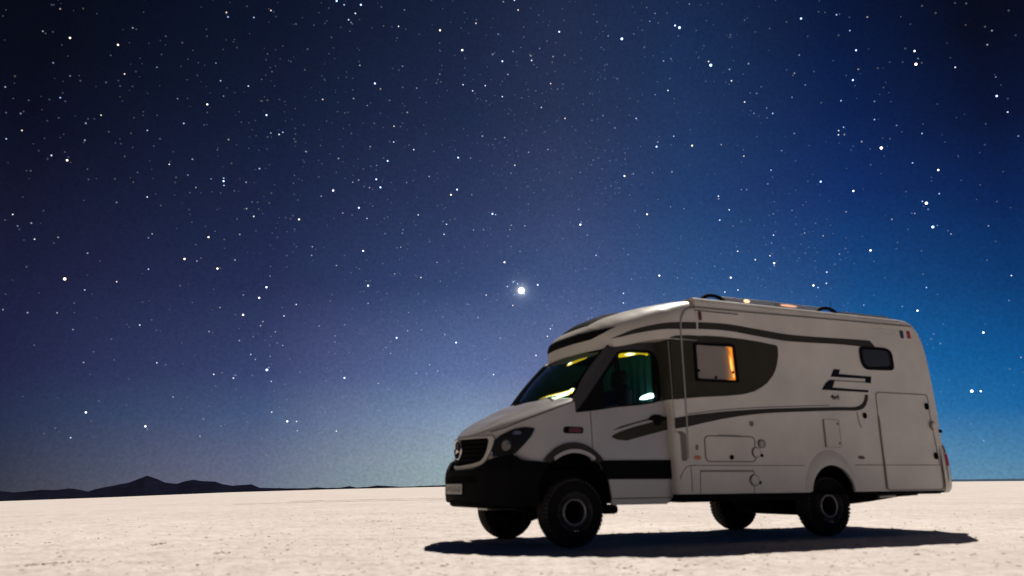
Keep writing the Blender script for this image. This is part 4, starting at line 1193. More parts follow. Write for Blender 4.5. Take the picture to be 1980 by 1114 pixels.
# big upper swoosh: on the cap and along the body
up_top = [(0.63, 2.325), (0.75, 2.38), (0.90, 2.44), (1.16, 2.50), (1.41, 2.53), (1.81, 2.558), (2.19, 2.562), (2.66, 2.530), (3.06, 2.503), (3.47, 2.500), (3.98, 2.510), (4.52, 2.518), (4.585, 2.50), (4.66, 2.43)]
up_bot = [(4.66, 2.415), (4.36, 2.425), (3.97, 2.428), (3.44, 2.415), (3.05, 2.412), (2.65, 2.438), (2.18, 2.474), (1.80, 2.472), (1.41, 2.445), (1.15, 2.425), (0.89, 2.38), (0.75, 2.345)]
ut = spline(up_top[4:], 4); ub = spline(up_bot[:9], 4)
sh = [p for p in ut if p[0] >= 1.667] + [p for p in ub if p[0] >= 1.667]
plate("side_stripe", 'anthracite', body, sh, 0.003, 0.003, grid=0.5, step=0.3)
ct = spline(up_top[:6], 4); cb = spline(up_bot[7:], 4)
sheet("side_stripe", 'anthracite', cap, [p for p in ct if p[0] < 1.667] + [(1.667, 2.549), (1.667, 2.463)] + [p for p in cb if p[0] < 1.667],
      lambda x, z, off=0.0: V3(x, -cap_y(x, z) - off, z), 0.005, 0.005, grid=0.08, step=0.05)
sheet("side_stripe", 'anthracite', cap, [p for p in ct if p[0] < 1.667] + [(1.667, 2.549), (1.667, 2.463)] + [p for p in cb if p[0] < 1.667],
      lambda x, z, off=0.0: V3(x, cap_y(x, z) + off, z), 0.005, 0.005, grid=0.08, step=0.05)
# taupe window surround
pan = spline([(1.275, 2.318), (1.40, 2.333)], 2)
pan = [(1.275, 1.600), (1.275, 2.315), (1.667, 2.322), (1.667, 2.383), (1.80, 2.392), (2.05, 2.398), (2.36, 2.390), (2.64, 2.372), (2.90, 2.345), (2.925, 2.325), (2.92, 2.22), (2.895, 2.13), (2.86, 2.04), (2.80, 1.95), (2.70, 1.855), (2.60, 1.795), (2.48, 1.74), (2.29, 1.695), (2.0, 1.665), (1.667, 1.640)]
wnd = [(1.600, 1.825), (2.245, 1.835), (2.215, 2.310), (1.600, 2.292)]
plate("window_surround", 'taupe', body, pan, 0.003, 0.003, holes=[round_poly(wnd, 0.03, 3)], grid=0.3, step=0.12)
# lower swoosh
lt = spline([(1.275, 1.385), (1.46, 1.42), (1.75, 1.455), (2.07, 1.490), (2.65, 1.535), (3.20, 1.565), (3.85, 1.595), (4.12, 1.603), (4.22, 1.625), (4.29, 1.66), (4.335, 1.72), (4.355, 1.775)], 4)
lb = spline([(4.415, 1.775), (4.39, 1.70), (4.345, 1.63), (4.27, 1.58), (4.13, 1.555), (3.85, 1.548), (3.2, 1.515), (2.65, 1.480), (2.25, 1.435), (1.87, 1.375), (1.45, 1.290), (1.275, 1.262)], 4)
plate("side_stripe", 'anthracite', body, lt + lb, 0.003, 0.003, grid=0.5, step=0.25)
tt = spline([(1.46, 1.436), (1.9, 1.492), (2.4, 1.537), (3.0, 1.575), (3.7, 1.612)], 5)
plate("pinstripe", 'seal', body, flat_line(tt, 0.012), 0.003, 0.003, grid=0.5, step=0.25)
# emblem and lettering
def emblem(pts, m='navy'):
    plate("brand_emblem", m, body, pts, 0.004, 0.004, grid=0.5, step=0.3)
emblem([(3.775, 1.985), (3.845, 2.09), (3.955, 2.09), (3.925, 2.030), (4.51, 2.022), (4.505, 1.988)])
emblem([(4.51, 2.0215), (4.49, 1.930), (4.385, 1.933), (4.40, 1.992), (4.4, 1.9885), (4.505, 1.9875)][:4] + [(4.405, 2.0)])
emblem([(4.384, 1.9325), (4.384, 1.950), (3.76, 1.948), (3.72, 1.932)], 'seal')
emblem([(3.595, 1.808), (3.68, 1.905), (3.76, 1.9475), (3.845, 1.9475), (3.79, 1.845), (4.43, 1.836), (4.425, 1.806)])
def text(body_txt, x, z, size, material, parent, off=0.006, shear=0.0):
    cu = bpy.data.curves.new("lettering", 'FONT'); cu.body = body_txt; cu.size = size; cu.extrude = 0.001; cu.resolution_u = 2; cu.shear = shear
    cu.align_x = 'CENTER'
    cu.offset = 0.002
    o = bpy.data.objects.new("lettering", cu); col.objects.link(o)
    dg = bpy.context.evaluated_depsgraph_get()
    me_ = bpy.data.meshes.new_from_object(o.evaluated_get(dg))
    bpy.data.objects.remove(o)
    me_.materials.clear(); me_.materials.append(M[material])
    q = bpy.data.objects.new("lettering", me_); col.objects.link(q); q.parent = parent
    q.matrix_parent_inverse = Matrix()
    q.location = (x, -HW - off, z); q.rotation_euler = (math.pi / 2, 0, 0)
    return q
text("4x4", 3.81, 1.690, 0.095, 'anthracite', body)
# tricolour sticker: the white middle is the body itself
fl = lambda x0: [(x0, 2.60), (x0 + 0.018, 2.715), (x0 + 0.08, 2.715), (x0 + 0.075, 2.60)]
plate("flag_sticker", 'flag_blue', body, round_poly([(5.175, 2.595), (5.165, 2.705), (5.232, 2.705), (5.245, 2.595)], 0.015, 3))
plate("flag_sticker", 'flag_red', body, round_poly([(5.312, 2.597), (5.302, 2.708), (5.370, 2.708), (5.383, 2.597)], 0.015, 3))
plate("faded_sticker", 'silver_frame', body, [(4.72, 2.685), (5.12, 2.69), (5.12, 2.70), (4.72, 2.695)], 0.003, 0.003)
plate("faded_sticker", 'silver_frame', body, [(4.90, 2.635), (5.05, 2.637), (5.05, 2.648), (4.90, 2.646)], 0.003, 0.003)

# ---- main living window with blind and lit gap
fo = round_poly(wnd, 0.035, 4)
w_out = plate("window", 'black_plastic', body, fo, 0.024, 0.03, holes=[round_poly([(1.632, 1.857), (2.218, 1.866), (2.188, 2.280), (1.632, 2.265)], 0.025, 3)], grid=0.4, step=0.1)
blind_edge = [(2.125, 2.264), (2.132, 2.23), (2.146, 2.20), (2.120, 2.17), (2.118, 2.10), (2.130, 2.03), (2.152, 1.968), (2.180, 1.958), (2.158, 1.945), (2.160, 1.905), (2.172, 1.872)]
bl = plate("blind", 'blind', w_out, [(1.636, 1.875), (1.655, 1.95), (1.630, 1.975), (1.628, 2.268)] + blind_edge + [(1.93, 1.868), (1.91, 1.885), (1.87, 1.885), (1.85, 1.866)], 0.012, 0.003, grid=0.5, step=0.1)
glow = plate("cabin_light_glow", 'em_orange', w_out, [(2.09, 1.862), (2.20, 1.862), (2.185, 2.272), (2.09, 2.270)], 0.0055, 0.003)
plate("cabin_lamp", 'em_orange_core', w_out, [(2.142, 1.99), (2.160, 1.97), (2.172, 2.0), (2.162, 2.10), (2.150, 2.17), (2.140, 2.10)], 0.0085, 0.002)
plate("cabin_lamp", 'em_orange_core', w_out, [(2.172, 1.90), (2.186, 1.90), (2.186, 1.945), (2.174, 1.945)], 0.0085, 0.002)
plate("window_jamb", 'black', w_out, [(1.60, 1.83), (1.642, 1.83), (1.642, 2.29), (1.60, 2.29)], 0.008, 0.006)
plate("window_pane", 'acrylic', w_out, round_poly([(1.625, 1.85), (2.225, 1.859), (2.195, 2.287), (1.625, 2.272)], 0.03, 3), 0.020, 0.003)
bm = bmesh.new()
for x, z in ((1.655, 1.955), (1.90, 1.885), (2.165, 1.958)):
    add_box(bm, x - 0.014, x + 0.014, -HW - 0.022, -HW - 0.004, z - 0.012, z + 0.016, bevel=0.004)
from_bm(bm, "window_catch", 'black', w_out)
# small rear window
sw = round_poly([(4.335, 2.425), (4.85, 2.435), (4.955, 2.385), (4.965, 2.125), (4.42, 2.108), (4.345, 2.20)], 0.085, 6)
w2 = plate("rear_window", 'black_plastic', body, sw, 0.014, 0.02, grid=0.4, step=0.1)
plate("window_pane", 'dark_glass', w2, round_poly([(4.385, 2.385), (4.82, 2.392), (4.875, 2.36), (4.885, 2.185), (4.75, 2.17), (4.45, 2.155), (4.39, 2.22)], 0.05, 5), 0.017, 0.004, step=0.1)

# ---- service hatches, locks, caps
def hatch(name, poly, fw=0.014, material='seal', lock=None):
    h = plate(name, material, body, poly, 0.006, 0.008, holes=[frame_loop(poly, fw)], grid=0.8, step=0.12)
    plate("hatch_lid", 'gelcoat', h, frame_loop(poly, fw * 1.05), 0.004, 0.006, grid=0.4, step=0.15)
    return h
def disc_flat(name, material, parent, x, z, r, off, th, n=20, rz=None):
    rz = rz or r
    return plate(name, material, parent, [(x + r * math.cos(2 * math.pi * k / n), z + rz * math.sin(2 * math.pi * k / n)) for k in range(n)], off, th, grid=2, step=1)
h1 = hatch("service_hatch", rounded(1.668, 2.425, 0.888, 1.197, 0.065))
disc_flat("lock", 'black', h1, 2.05, 0.945, 0.028, 0.016, 0.02)
plate("hinge", 'seal', h1, [(1.88, 1.190), (2.20, 1.190), (2.20, 1.204), (1.88, 1.204)], 0.012, 0.012)
h2 = plate("lower_locker", 'seal', body, [(1.565, 0.532), (2.358, 0.532), (2.375, 0.797), (1.580, 0.797)], 0.004, 0.006,
           holes=[[(1.572, 0.532 + 0.001), (2.352, 0.532 + 0.001), (2.365, 0.777), (1.588, 0.777)]], grid=0.8, step=0.2)
def ring_cap(x, z, r, name="filler_cap", kx=0.085, kz=-0.035):
    c = disc_flat(name, 'seal', body, x, z, r, 0.014, 0.018)
    disc_flat("cap_lid", 'gelcoat', c, x + 0.003, z, r * 0.80, 0.020, 0.012)
    disc_flat("lock", 'black', c, x + kx, z + kz, 0.020, 0.014, 0.016)
ring_cap(2.425, 1.005, 0.066)
c = disc_flat("water_inlet", 'seal', body, 2.520, 1.108, 0.054, 0.020, 0.022)
disc_flat("cap_lid", 'alu', c, 2.512, 1.102, 0.038, 0.026, 0.012)
ring_cap(2.365, 0.680, 0.070, kx=0.080, kz=-0.028)
disc_flat("power_inlet", 'seal', body, 2.39, 1.345, 0.026, 0.016, 0.018, rz=0.032)
c = disc_flat("marker_lamp", 'amber', body, 1.555, 0.938, 0.046, 0.012, 0.014, rz=0.024)
disc_flat("vent_button", 'seal', body, 1.558, 1.055, 0.017, 0.010, 0.012, rz=0.034)
c = disc_flat("marker_lamp", 'darkred', body, 4.155, 0.955, 0.055, 0.012, 0.014, rz=0.022)
disc_flat("lock", 'black', body, 4.300, 1.497, 0.032, 0.016, 0.018, rz=0.038)
plate("rust_stain", 'rust', body, flat_line([(4.175, 1.54), (4.18, 1.45), (4.20, 1.38), (4.22, 1.34)], 0.022), 0.002, 0.002, step=0.05)
hr = rounded(3.555, 3.835, 1.075, 1.435, 0.03)
h3 = hatch("toilet_hatch", hr, 0.010, 'alu')
plate("hinge", 'seal', h3, [(3.552, 1.08), (3.575, 1.08), (3.575, 1.43), (3.552, 1.43)], 0.010, 0.006)
for z in (1.13, 1.38): disc_flat("latch", 'seal', h3, 3.80, z, 0.014, 0.012, 0.01)
gpoly = round_poly([(4.545, 0.535), (5.630, 0.535), (5.640, 0.80), (5.600, 1.00), (5.560, 1.47), (5.555, 1.825), (4.545, 1.82)], 0.075, 5)
gd = plate("garage_door", 'seal', body, [(x, z) for x, z in gpoly], 0.005, 0.006, holes=[frame_loop(gpoly, 0.013)], grid=0.8, step=0.15)
plate("hinge", 'seal', gd, [(4.536, 0.56), (4.562, 0.56), (4.562, 1.45), (4.552, 1.50), (4.540, 1.50)], 0.014, 0.012)
plate("hinge", 'alu', gd, flat_line([(5.545, 1.70), (5.555, 1.45), (5.59, 1.10)], 0.018), 0.006, 0.008, step=0.1)
disc_flat("lock", 'black', gd, 5.500, 1.655, 0.034, 0.018, 0.02, rz=0.045)
disc_flat("lock", 'black', gd, 5.548, 0.985, 0.034, 0.018, 0.02, rz=0.045)
c = disc_flat("latch", 'seal', gd, 5.560, 1.395, 0.055, 0.022, 0.024, rz=0.06)
disc_flat("latch_cover", 'gelcoat', c, 5.575, 1.385, 0.040, 0.028, 0.012, rz=0.045)
box("side_hook", 'black_plastic', body, 5.68, 5.74, -HW - 0.012, -HW + 0.03, 1.30, 1.345, bevel=0.008)

# rear arch trim
oz = [(ARC[0] - 0.445 * math.cos(math.pi * k / 28), 0.50 + 0.545 * math.sin(math.pi * k / 28)) for k in range(29)]
iz = [(ARC[0] - 0.363 * math.cos(math.pi * k / 28), 0.50 + 0.358 * math.sin(math.pi * k / 28)) for k in range(29)]
oz = [p for p in oz if p[1] > 0.531]; iz = [p for p in iz if p[1] > 0.531]
def arch_surf(x, z, off=0.0):
    d = math.hypot((x - ARC[0]) / 0.445, (z - 0.5) / 0.545)
    return V3(x, -HW - off + 0.030 * max(0, min(1, (d - 0.80) / 0.20)) ** 1.5, z)
sheet("wheel_arch_trim", 'gelcoat', body, oz + iz[::-1], arch_surf, 0.034, 0.03, grid=0.05, step=0.04)
sheet("wheel_arch_trim", 'gelcoat', body, oz + iz[::-1], lambda x, z, off=0.0: (lambda p: V3(p.x, -p.y, p.z))(arch_surf(x, z, off)), 0.034, 0.03, grid=0.05, step=0.04)

# ---- rear bumper corner with lamps
for s in (-1, 1):
    bm = bmesh.new()
    cx_, cy_ = 5.70, s * (HW - 0.10)
    rows = []
    for z, r_, bx_ in ((0.50, 0.085, 0.0), (0.54, 0.115, 0.03), (0.62, 0.125, 0.045), (0.80, 0.125, 0.05), (0.95, 0.12, 0.045), (1.08, 0.108, 0.02), (1.155, 0.09, 0.0)):
        row = []
        for k in range(13):
            th = -math.pi / 2 + (math.pi * 0.5 + 0.5) * k / 12
            row.append(bm.verts.new((cx_ + (r_ + bx_ * 0.6) * math.cos(th), cy_ - s * (-(r_)) * 1 * (-math.sin(th)) * 1, z)))
        row.insert(0, bm.verts.new((cx_ - 0.06, cy_ + s * r_, z)))
        rows.append(row)
    for p, q in zip(rows, rows[1:]):
        for k in range(len(p) - 1): bm.faces.new((p[k], p[k + 1], q[k + 1], q[k]))
    bm.faces.new(rows[-1])
    rc = from_bm(bm, "rear_corner", 'gelcoat', van, angle=50)
    def corner_strip(name, material, z0, z1, k0, k1, lift):
        bm = bmesh.new(); rr = []
        for i in range(5):
            z = z0 + (z1 - z0) * i / 4
            r_ = float(np.interp(z, (0.50, 0.54, 0.62, 0.80, 0.95, 1.08, 1.155), (0.085, 0.115, 0.125, 0.125, 0.12, 0.108, 0.09)))
            bx_ = float(np.interp(z, (0.50, 0.54, 0.62, 0.80, 0.95, 1.08, 1.155), (0, 0.03, 0.045, 0.05, 0.045, 0.02, 0)))
            row = []
            for k in range(9):
                th = -math.pi / 2 + (math.pi * 0.5 + 0.5) * (k0 + (k1 - k0) * k / 8)
                row.append(bm.verts.new((cx_ + (r_ + bx_ * 0.6 + lift) * math.cos(th), cy_ - s * (r_ + lift) * math.sin(th), z)))
            rr.append(row)
        for p, q in zip(rr, rr[1:]):
            for k in range(8): bm.faces.new((p[k], p[k + 1], q[k + 1], q[k]))
        return from_bm(bm, name, material, rc, angle=60)
    corner_strip("tail_light", 'red', 0.855, 1.015, 0.0, 0.92, 0.006)
    corner_strip("lamp_trim", 'seal', 1.03, 1.13, 0.02, 0.50, 0.004)
    corner_strip("reflector_strip", 'black_plastic', 0.55, 0.845, 0.40, 0.52, 0.004)
    corner_strip("corner_seam", 'seal', 0.52, 1.12, 0.0, 0.07, 0.003)
box("rear_bumper", 'gelcoat', van, 5.70, 5.83, -1.0, 1.0, 0.52, 0.86, bevel=0.03, seg=3)

# ---- roof: rails, brackets, skylights, solar panel, aerial
def bracket(x0, x1, y):
    bm = bmesh.new()
    pts = spline([(x0, y, 2.85), (x0 + 0.035, y, 2.895), (x0 + 0.28 * (x1 - x0), y, 2.938), (x0 + 0.5 * (x1 - x0), y, 2.950), (x0 + 0.72 * (x1 - x0), y, 2.938), (x1 - 0.035, y, 2.895), (x1, y, 2.85)], 5)
    tube(bm, pts, 0.022, 8, rfun=lambda t: 0.024 + 0.010 * abs(2 * t - 1) ** 2)
    return bm
for y in (-0.97, 0.97):
    rail = bpy.data.objects.new("roof_rail", None); col.objects.link(rail); rail.parent = van
    bm = bmesh.new(); tube(bm, [(2.10, y * 0.98, 2.945), (3.0, y * 0.98, 2.952), (3.92, y * 0.98, 2.945)], 0.012, 8); from_bm(bm, "rail_bar", 'silver_frame', rail)
    from_bm(bracket(1.86, 2.26, y), "rail_bracket", 'black_plastic', rail)
    from_bm(bracket(3.78, 4.18, y), "rail_bracket", 'black_plastic', rail)
def dome(x0, x1, y0, y1, h):
    bm = bmesh.new(); rows = []
    for i in range(13):
        row = []
        for k in range(13):
            a_, b_ = i / 12 * 2 - 1, k / 12 * 2 - 1
            q = (max(0, 1 - abs(a_) ** 4)) ** 0.5 * (max(0, 1 - abs(b_) ** 4)) ** 0.5
            row.append(bm.verts.new((x0 + (x1 - x0) * i / 12, y0 + (y1 - y0) * k / 12, 2.872 + h * (0.25 + 0.75 * q))))
        rows.append(row)
    for p, q in zip(rows, rows[1:]):
        for k in range(12): bm.faces.new((p[k], q[k], q[k + 1], p[k + 1]))
    return bm
for (x0, x1, y0, y1) in ((2.30, 2.85, -0.80, -0.30), (3.10, 3.66, -0.80, -0.25)):
    sk = from_bm(dome(x0, x1, y0, y1, 0.075), "skylight", 'acrylic', van, angle=60)
    box("skylight_frame", 'gelcoat', sk, x0 - 0.03, x1 + 0.03, y0 - 0.03, y1 + 0.03, 2.862, 2.892, bevel=0.008)
fairing = box("roof_fairing", 'fairing', van, 2.20, 3.86, -0.985, -0.955, 2.865, 2.945, bevel=0.006)
for em_, lx, lw in (('em_spot', 2.595, 0.050), ('em_spot2', 3.30, 0.15)):  # warm spots of reflected light, painted on the fairing as glowing blobs
    bm = bmesh.new()
    bmesh.ops.create_uvsphere(bm, u_segments=20, v_segments=10, radius=1)
    for v in bm.verts: v.co = V3(lx + v.co.x * lw, -0.986 + v.co.y * 0.012, 2.922 + v.co.z * (0.022 if lw < 0.1 else 0.014))
    from_bm(bm, "roof_glow_spot", em_, fairing)
box("fairing_clip", 'alu', fairing, 3.06, 3.15, -0.992, -0.986, 2.88, 2.948)
box("roof_vent", 'black_plastic', van, 2.84, 3.05, -0.95, -0.70, 2.87, 2.972, bevel=0.012)
sp_ = box("solar_panel", 'solar', van, 4.25, 5.15, -0.95, 0.85, 2.895, 2.925)
box("panel_frame", 'alu', sp_, 4.235, 5.165, -0.965, -0.950, 2.885, 2.928)
box("panel_frame", 'alu', sp_, 4.235, 4.250, -0.950, 0.865, 2.885, 2.928)
bm = bmesh.new(); tube(bm, [(4.20, -0.85, 2.86), (4.205, -0.85, 3.10)], 0.004, 6); from_bm(bm, "aerial", 'black', van)
plate("clearance_lamp", 'darkred', body, round_poly([(1.71, 2.575), (1.745, 2.575), (1.742, 2.685), (1.708, 2.685)], 0.012, 3), 0.022, 0.024)

# ---- cab interior
seat_bm = bmesh.new()
def seat(yc):
    o_ = bpy.data.objects.new("seat", None); col.objects.link(o_); o_.parent = van
    box("seat_base", 'fabric', o_, 0.35, 0.90, yc - 0.25, yc + 0.25, 0.90, 1.12, bevel=0.05, seg=3)
    bm = bmesh.new(); add_box(bm, -0.07, 0.07, -0.25, 0.25, 0.0, 0.68, bevel=0.05, seg=3)
    bmesh.ops.transform(bm, matrix=Matrix.Translation((0.84, yc, 1.10)) @ Matrix.Rotation(0.12, 4, 'Y'), verts=bm.verts)
    from_bm(bm, "backrest", 'fabric', o_)
    bm = bmesh.new(); add_box(bm, -0.055, 0.055, -0.14, 0.14, 0.0, 0.21, bevel=0.05, seg=3)
    bmesh.ops.transform(bm, matrix=Matrix.Translation((0.92, yc, 1.79)) @ Matrix.Rotation(0.12, 4, 'Y'), verts=bm.verts)
    from_bm(bm, "headrest", 'fabric', o_)
seat(-0.48); seat(0.48)
seat_bm.free()
box("dashboard", 'fabric', van, -0.02, 0.32, -0.82, 0.82, 1.30, 1.575, bevel=0.04, seg=3)
bm = bmesh.new()
torus(bm, (0, 0, 0), 0.19, 0.016, 32, 8)
for k in range(3):
    th = math.pi / 2 + 2 * math.pi * k / 3 + math.pi
    tube(bm, [(0, 0, 0), (0, 0.19 * math.cos(th), 0.19 * math.sin(th))], 0.014, 6)
bmesh.ops.transform(bm, matrix=Matrix.Translation((0.42, -0.48, 1.50)) @ Matrix.Rotation(-0.9, 4, 'Y'), verts=bm.verts)
from_bm(bm, "steering_wheel", 'fabric', van)
# pleated curtain closing the cab off from the living room
bm = bmesh.new(); rows = []
for i in range(61):
    y = -0.80 + 1.60 * i / 60; x = 1.20 + 0.018 * math.sin(i * 1.15)
    rows.append([bm.verts.new((x, y, z)) for z in (1.15, 1.7, 2.27)])
for p, q in zip(rows, rows[1:]):
    for k in range(2): bm.faces.new((p[k], q[k], q[k + 1], p[k + 1]))
from_bm(bm, "cab_curtain", 'curtain', van, angle=80)
box("cab_floor", 'black', van, -0.40, 1.26, -0.86, 0.86, 0.62, 0.80)
box("headliner", 'headliner', van, 0.70, 1.26, -0.80, 0.80, 2.262, 2.29)
# lit lamps in the cab
def blob(name, material, parent, pts3, th, surf=None):
    bm = bmesh.new()
    f = [bm.verts.new(p) for p in pts3]; g = [bm.verts.new(Vector(p) + th) for p in pts3]
    bm.faces.new(f); bm.faces.new(g[::-1])
    for i in range(len(f)): bm.faces.new((f[i], f[(i + 1) % len(f)], g[(i + 1) % len(f)], g[i]))
    return from_bm(bm, name, material, parent, angle=20)
def side_pt(x, z, d=0.045): return cab_side(x, z, -d)
for s in (1,):
    sheet("side_blind", 'blind_dark', van, to_a([(0.25, 1.48), (1.24, 1.60), (1.24, 2.25), (0.60, 2.25), (0.25, 1.85)]), lambda u, w, off=0.0: (lambda p: V3(p.x, -p.y, p.z))(cab_surf(u, w, off)), -0.035, 0.006, grid=0.3, step=0.1)
blob("cab_light", 'em_yellow', van, [side_pt(*p) for p in ((0.715, 2.112), (0.712, 2.140), (0.78, 2.160), (0.90, 2.180), (1.06, 2.182), (1.12, 2.180), (1.15, 2.188), (1.168, 2.172), (1.15, 2.155), (1.12, 2.167), (1.05, 2.168), (0.97, 2.155), (0.87, 2.128), (0.77, 2.110))], V3(0, 0.01, 0))
blob("cab_light_core", 'em_core', van, [side_pt(*p, 0.040) for p in ((0.82, 2.142), (0.88, 2.168), (0.98, 2.172), (0.96, 2.158), (0.89, 2.140))], V3(0, 0.004, 0))
blob("instrument_light", 'em_white', van, [side_pt(*p) for p in ((0.955, 1.612), (0.975, 1.640), (1.04, 1.668), (1.11, 1.690), (1.145, 1.688), (1.155, 1.665), (1.15, 1.640), (1.07, 1.622), (1.02, 1.612))], V3(0, 0.01, 0))
def ws_pt(y, z, back=0.03):
    t = (z - ws_base(y).z) / (ws_top(y).z - ws_base(y).z)
    p = ws(y / (0.86 + (0.77 - 0.86) * t), t)
    return p + V3(back * 0.9, 0, -back * 0.3)
blob("dash_light", 'em_core', van, [ws_pt(y, z) for y, z in ((-0.06, 1.628), (-0.14, 1.652), (-0.30, 1.668), (-0.50, 1.682), (-0.68, 1.700), (-0.69, 1.662), (-0.54, 1.634), (-0.36, 1.612), (-0.20, 1.606))], V3(0.006, 0, -0.004))
blob("dash_light_trim", 'em_yellow', van, [ws_pt(y, z, 0.04) for y, z in ((0.0, 1.632), (-0.08, 1.664), (-0.30, 1.690), (-0.50, 1.702), (-0.72, 1.726), (-0.735, 1.680), (-0.66, 1.66), (-0.50, 1.65), (-0.30, 1.64), (-0.10, 1.61))], V3(0.006, 0, -0.004))
blob("dash_light_knob", 'em_core', van, [ws_pt(-0.715 + 0.032 * math.cos(k), 1.702 + 0.020 * math.sin(k), 0.022) for k in np.linspace(0, 5.7, 10)], V3(0.004, 0, -0.002))
blob("dash_light_knob", 'em_yellow', van, [ws_pt(y, z, 0.022) for y, z in ((0.17, 1.618), (0.07, 1.645), (0.04, 1.638), (0.05, 1.612))], V3(0.004, 0, -0.002))
blob("mirror_light", 'em_yellow', van, [ws_pt(y, z) for y, z in ((-0.20, 2.062), (-0.185, 2.10), (-0.24, 2.118), (-0.34, 2.130), (-0.50, 2.140), (-0.48, 2.128), (-0.36, 2.098), (-0.26, 2.070))], V3(0.006, 0, -0.004))
blob("mirror_light_core", 'em_core', van, [ws_pt(-0.232 + 0.034 * math.cos(k), 2.093 + 0.018 * math.sin(k), 0.024) for k in np.linspace(0, 5.7, 10)], V3(0.004, 0, -0.002))

# ---- chassis and underbody
box("chassis", 'black', van, -0.55, 5.55, -0.62, 0.62, 0.47, 0.66, bevel=0.02)
box("engine_tray", 'black', van, -0.85, 0.60, -0.70, 0.70, 0.40, 0.60, bevel=0.05)
box("cab_underside", 'black', van, 0.45, 1.30, -0.93, 0.93, 0.44, 0.60, bevel=0.02)
box("body_floor", 'black', van, 1.28, 5.68, -1.07, 1.07, 0.50, 0.545)
for xc in (0.0, 3.62):
    box("wheel_housing", 'black', van, xc - 0.50, xc + 0.50, -0.72, 0.72, 0.50, 1.05, bevel=0.03)
    bm = bmesh.new(); tube(bm, [(xc, -0.72, 0.36), (xc, 0.72, 0.36)], 0.05, 12)
    ib = bmesh.ops.create_icosphere(bm, subdivisions=2, radius=0.13, matrix=Matrix.Translation((xc, 0.12, 0.36)))
    from_bm(bm, "axle", 'black', van)
for s in (-1, 1):                        # liners of the arches
    for (cx_, cz_, rx, rz, w0, w1) in ((0.005, 0.45, 0.452, 0.54, 0.70, 0.965), (3.60, 0.50, 0.362, 0.357, 0.70, 1.105)):
        bm = bmesh.new(); p0 = []; p1 = []
        for k in range(25):
            th = math.pi * k / 24
            p0.append(bm.verts.new((cx_ + rx * math.cos(th), s * w0, cz_ + rz * math.sin(th)))); p1.append(bm.verts.new((cx_ + rx * math.cos(th), s * w1, cz_ + rz * math.sin(th))))
        for k in range(24): bm.faces.new((p0[k], p0[k + 1], p1[k + 1], p1[k]))
        from_bm(bm, "wheel_arch_liner", 'black', van)
bm = bmesh.new()
pr = [(3.28, 0.47), (3.30, 0.33), (3.42, 0.27), (3.62, 0.235), (3.80, 0.225), (3.86, 0.26), (3.88, 0.40), (3.90, 0.47)]
va = [bm.verts.new((x, -0.35, z)) for x, z in pr]; vb = [bm.verts.new((x, 0.45, z)) for x, z in pr]
bm.faces.new(va); bm.faces.new(vb[::-1])
for i in range(len(pr)): bm.faces.new((va[i], va[(i + 1) % len(pr)], vb[(i + 1) % len(pr)], vb[i]))
from_bm(bm, "waste_tank", 'black', van)
bm = bmesh.new()
pr = [(4.02, 0.50), (4.05, 0.375), (4.40, 0.40), (4.93, 0.455), (5.30, 0.47), (5.32, 0.50)]
va = [bm.verts.new((x, -0.95, z)) for x, z in pr]; vb = [bm.verts.new((x, 0.9, z)) for x, z in pr]
bm.faces.new(va); bm.faces.new(vb[::-1])
for i in range(len(pr)): bm.faces.new((va[i], va[(i + 1) % len(pr)], vb[(i + 1) % len(pr)], vb[i]))
from_bm(bm, "spare_wheel_tray", 'black', van)
bm = bmesh.new(); tube(bm, [(4.50, -1.0, 0.462), (4.80, -1.0, 0.468)], 0.022, 10); from_bm(bm, "exhaust_tip", 'exhaust', van)
bm = bmesh.new()
add_box(bm, 0.36, 0.56, -0.97, -0.80, 0.33, 0.43, bevel=0.04, seg=3); from_bm(bm, "mud_flap", 'black_plastic', van)
box("steering_damper", 'exhaust', van, -0.52, -0.15, 0.25, 0.55, 0.36, 0.41, bevel=0.01)

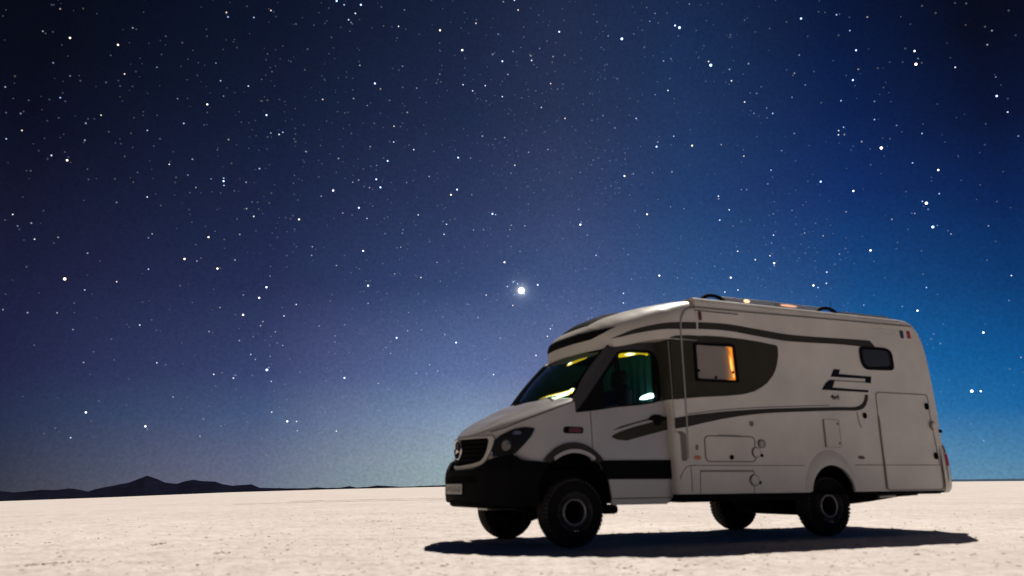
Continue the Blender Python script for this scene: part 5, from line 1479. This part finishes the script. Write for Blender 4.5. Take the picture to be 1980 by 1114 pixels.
# ---- wheels
def make_wheel():
    w = bpy.data.objects.new("wheel", None); col.objects.link(w); w.parent = van
    R_, W_ = 0.368, 0.245
    bm = bmesh.new()
    prof = [(0.205, 0.015), (0.222, 0.000), (0.245, -0.004), (0.285, 0.000), (0.318, 0.010), (0.340, 0.026), (0.355, 0.045), (0.362, 0.062),
            (0.364, W_ / 2), (0.362, W_ - 0.062), (0.355, W_ - 0.045), (0.340, W_ - 0.026), (0.318, W_ - 0.010), (0.285, W_), (0.245, W_ + 0.004), (0.222, W_), (0.205, W_ - 0.015)]
    lathe(bm, [(r_, -d_) for r_, d_ in prof], (0, 0, 0), 72)
    tyre = from_bm(bm, "tyre", 'rubber', w, angle=50)
    bm = bmesh.new()                      # all-terrain tread: staggered blocks and shoulder lugs
    n = 46
    for k in range(n):
        for j, (d0, d1, r0_, r1_) in enumerate(((0.012, 0.060, 0.345, 0.368), (0.066, 0.118, 0.360, 0.3705), (0.126, 0.178, 0.360, 0.3705), (0.184, 0.232, 0.345, 0.368))):
            th = 2 * math.pi * (k + 0.5 * (j % 2)) / n; dth = 2 * math.pi / n * 0.36
            vs = []
            for rr_, sc_ in ((r0_, 1.0), (r1_, 0.92)):
                for (t_, d_) in ((-1, d0), (1, d0), (1, d1), (-1, d1)):
                    edge = 0.0
                    if j == 0 and d_ == d0: edge = -0.018
                    if j == 3 and d_ == d1: edge = -0.018
                    a_ = th + t_ * dth * sc_
                    vs.append(bm.verts.new(((rr_ + edge) * math.cos(a_), d_, (rr_ + edge) * math.sin(a_))))
            for f in ((4, 5, 6, 7), (0, 1, 5, 4), (1, 2, 6, 5), (2, 3, 7, 6), (3, 0, 4, 7)):
                bm.faces.new([vs[i] for i in f])
    td = from_bm(bm, "tread", 'dust_rubber', tyre, smooth=False); td['kind'] = 'stuff'
    bm = bmesh.new()
    lathe(bm, [(0.206, -0.012), (0.214, -0.004), (0.210, 0.002), (0.198, -0.008), (0.190, -0.030), (0.178, -0.055), (0.160, -0.062), (0.150, -0.050), (0.150, -0.046), (0.146, -0.030), (0.128, -0.022),
               (0.120, -0.024), (0.117, -0.10)], (0, 0, 0), 56)
    rim = from_bm(bm, "rim", 'rim', w, angle=30)
    bm = bmesh.new(); lathe(bm, [(0.215, -0.003), (0.211, 0.004), (0.205, -0.004)], (0, 0, 0), 56); from_bm(bm, "rim_edge", 'rim', rim)
    bm = bmesh.new(); lathe(bm, [(0.150, -0.046), (0.144, -0.022), (0.136, -0.012), (0.124, -0.016), (0.121, -0.026)], (0, 0, 0), 48); from_bm(bm, "centre_ring", 'rim_bright', rim)
    for k in range(10):
        th = 2 * math.pi * k / 10
        bm = bmesh.new(); lathe(bm, [(0.0, -0.058), (0.013, -0.058), (0.013, -0.068), (0.0, -0.068)], (0.170 * math.cos(th), 0.0, 0.170 * math.sin(th)), 8)
        from_bm(bm, "vent_hole", 'black', rim)
    for k in range(2):  # bright beads added to stand for the glints low on the rim
        th = rad(-94 + 10 * k)
        bm = bmesh.new(); bmesh.ops.create_icosphere(bm, subdivisions=2, radius=0.011, matrix=Matrix.Translation((0.193 * math.cos(th), -0.006, 0.193 * math.sin(th))))
        from_bm(bm, "rim_glint", 'chrome', rim)
    bm = bmesh.new(); lathe(bm, [(0.118, -0.095), (0.06, -0.092), (0.055, -0.05), (0.035, -0.04), (0.0, -0.038)], (0, 0, 0), 24); from_bm(bm, "hub", 'black', w)
    return w
def copy_tree(o, parent):
    c = o.copy(); col.objects.link(c); c.parent = parent
    for ch in list(o.children): copy_tree(ch, c)
    return c
w0 = make_wheel()
for i, (x, side, steer) in enumerate(((0.0, -1, 0.0), (3.665, -1, 0.0), (0.0, 1, 0.0), (3.665, 1, 0.0))):
    w = w0 if i == 0 else copy_tree(w0, van)
    w.location = (x, side * 0.985, 0.360)
    w.rotation_euler = (0, 0.13 * i, (0.0 if side < 0 else math.pi) + steer)
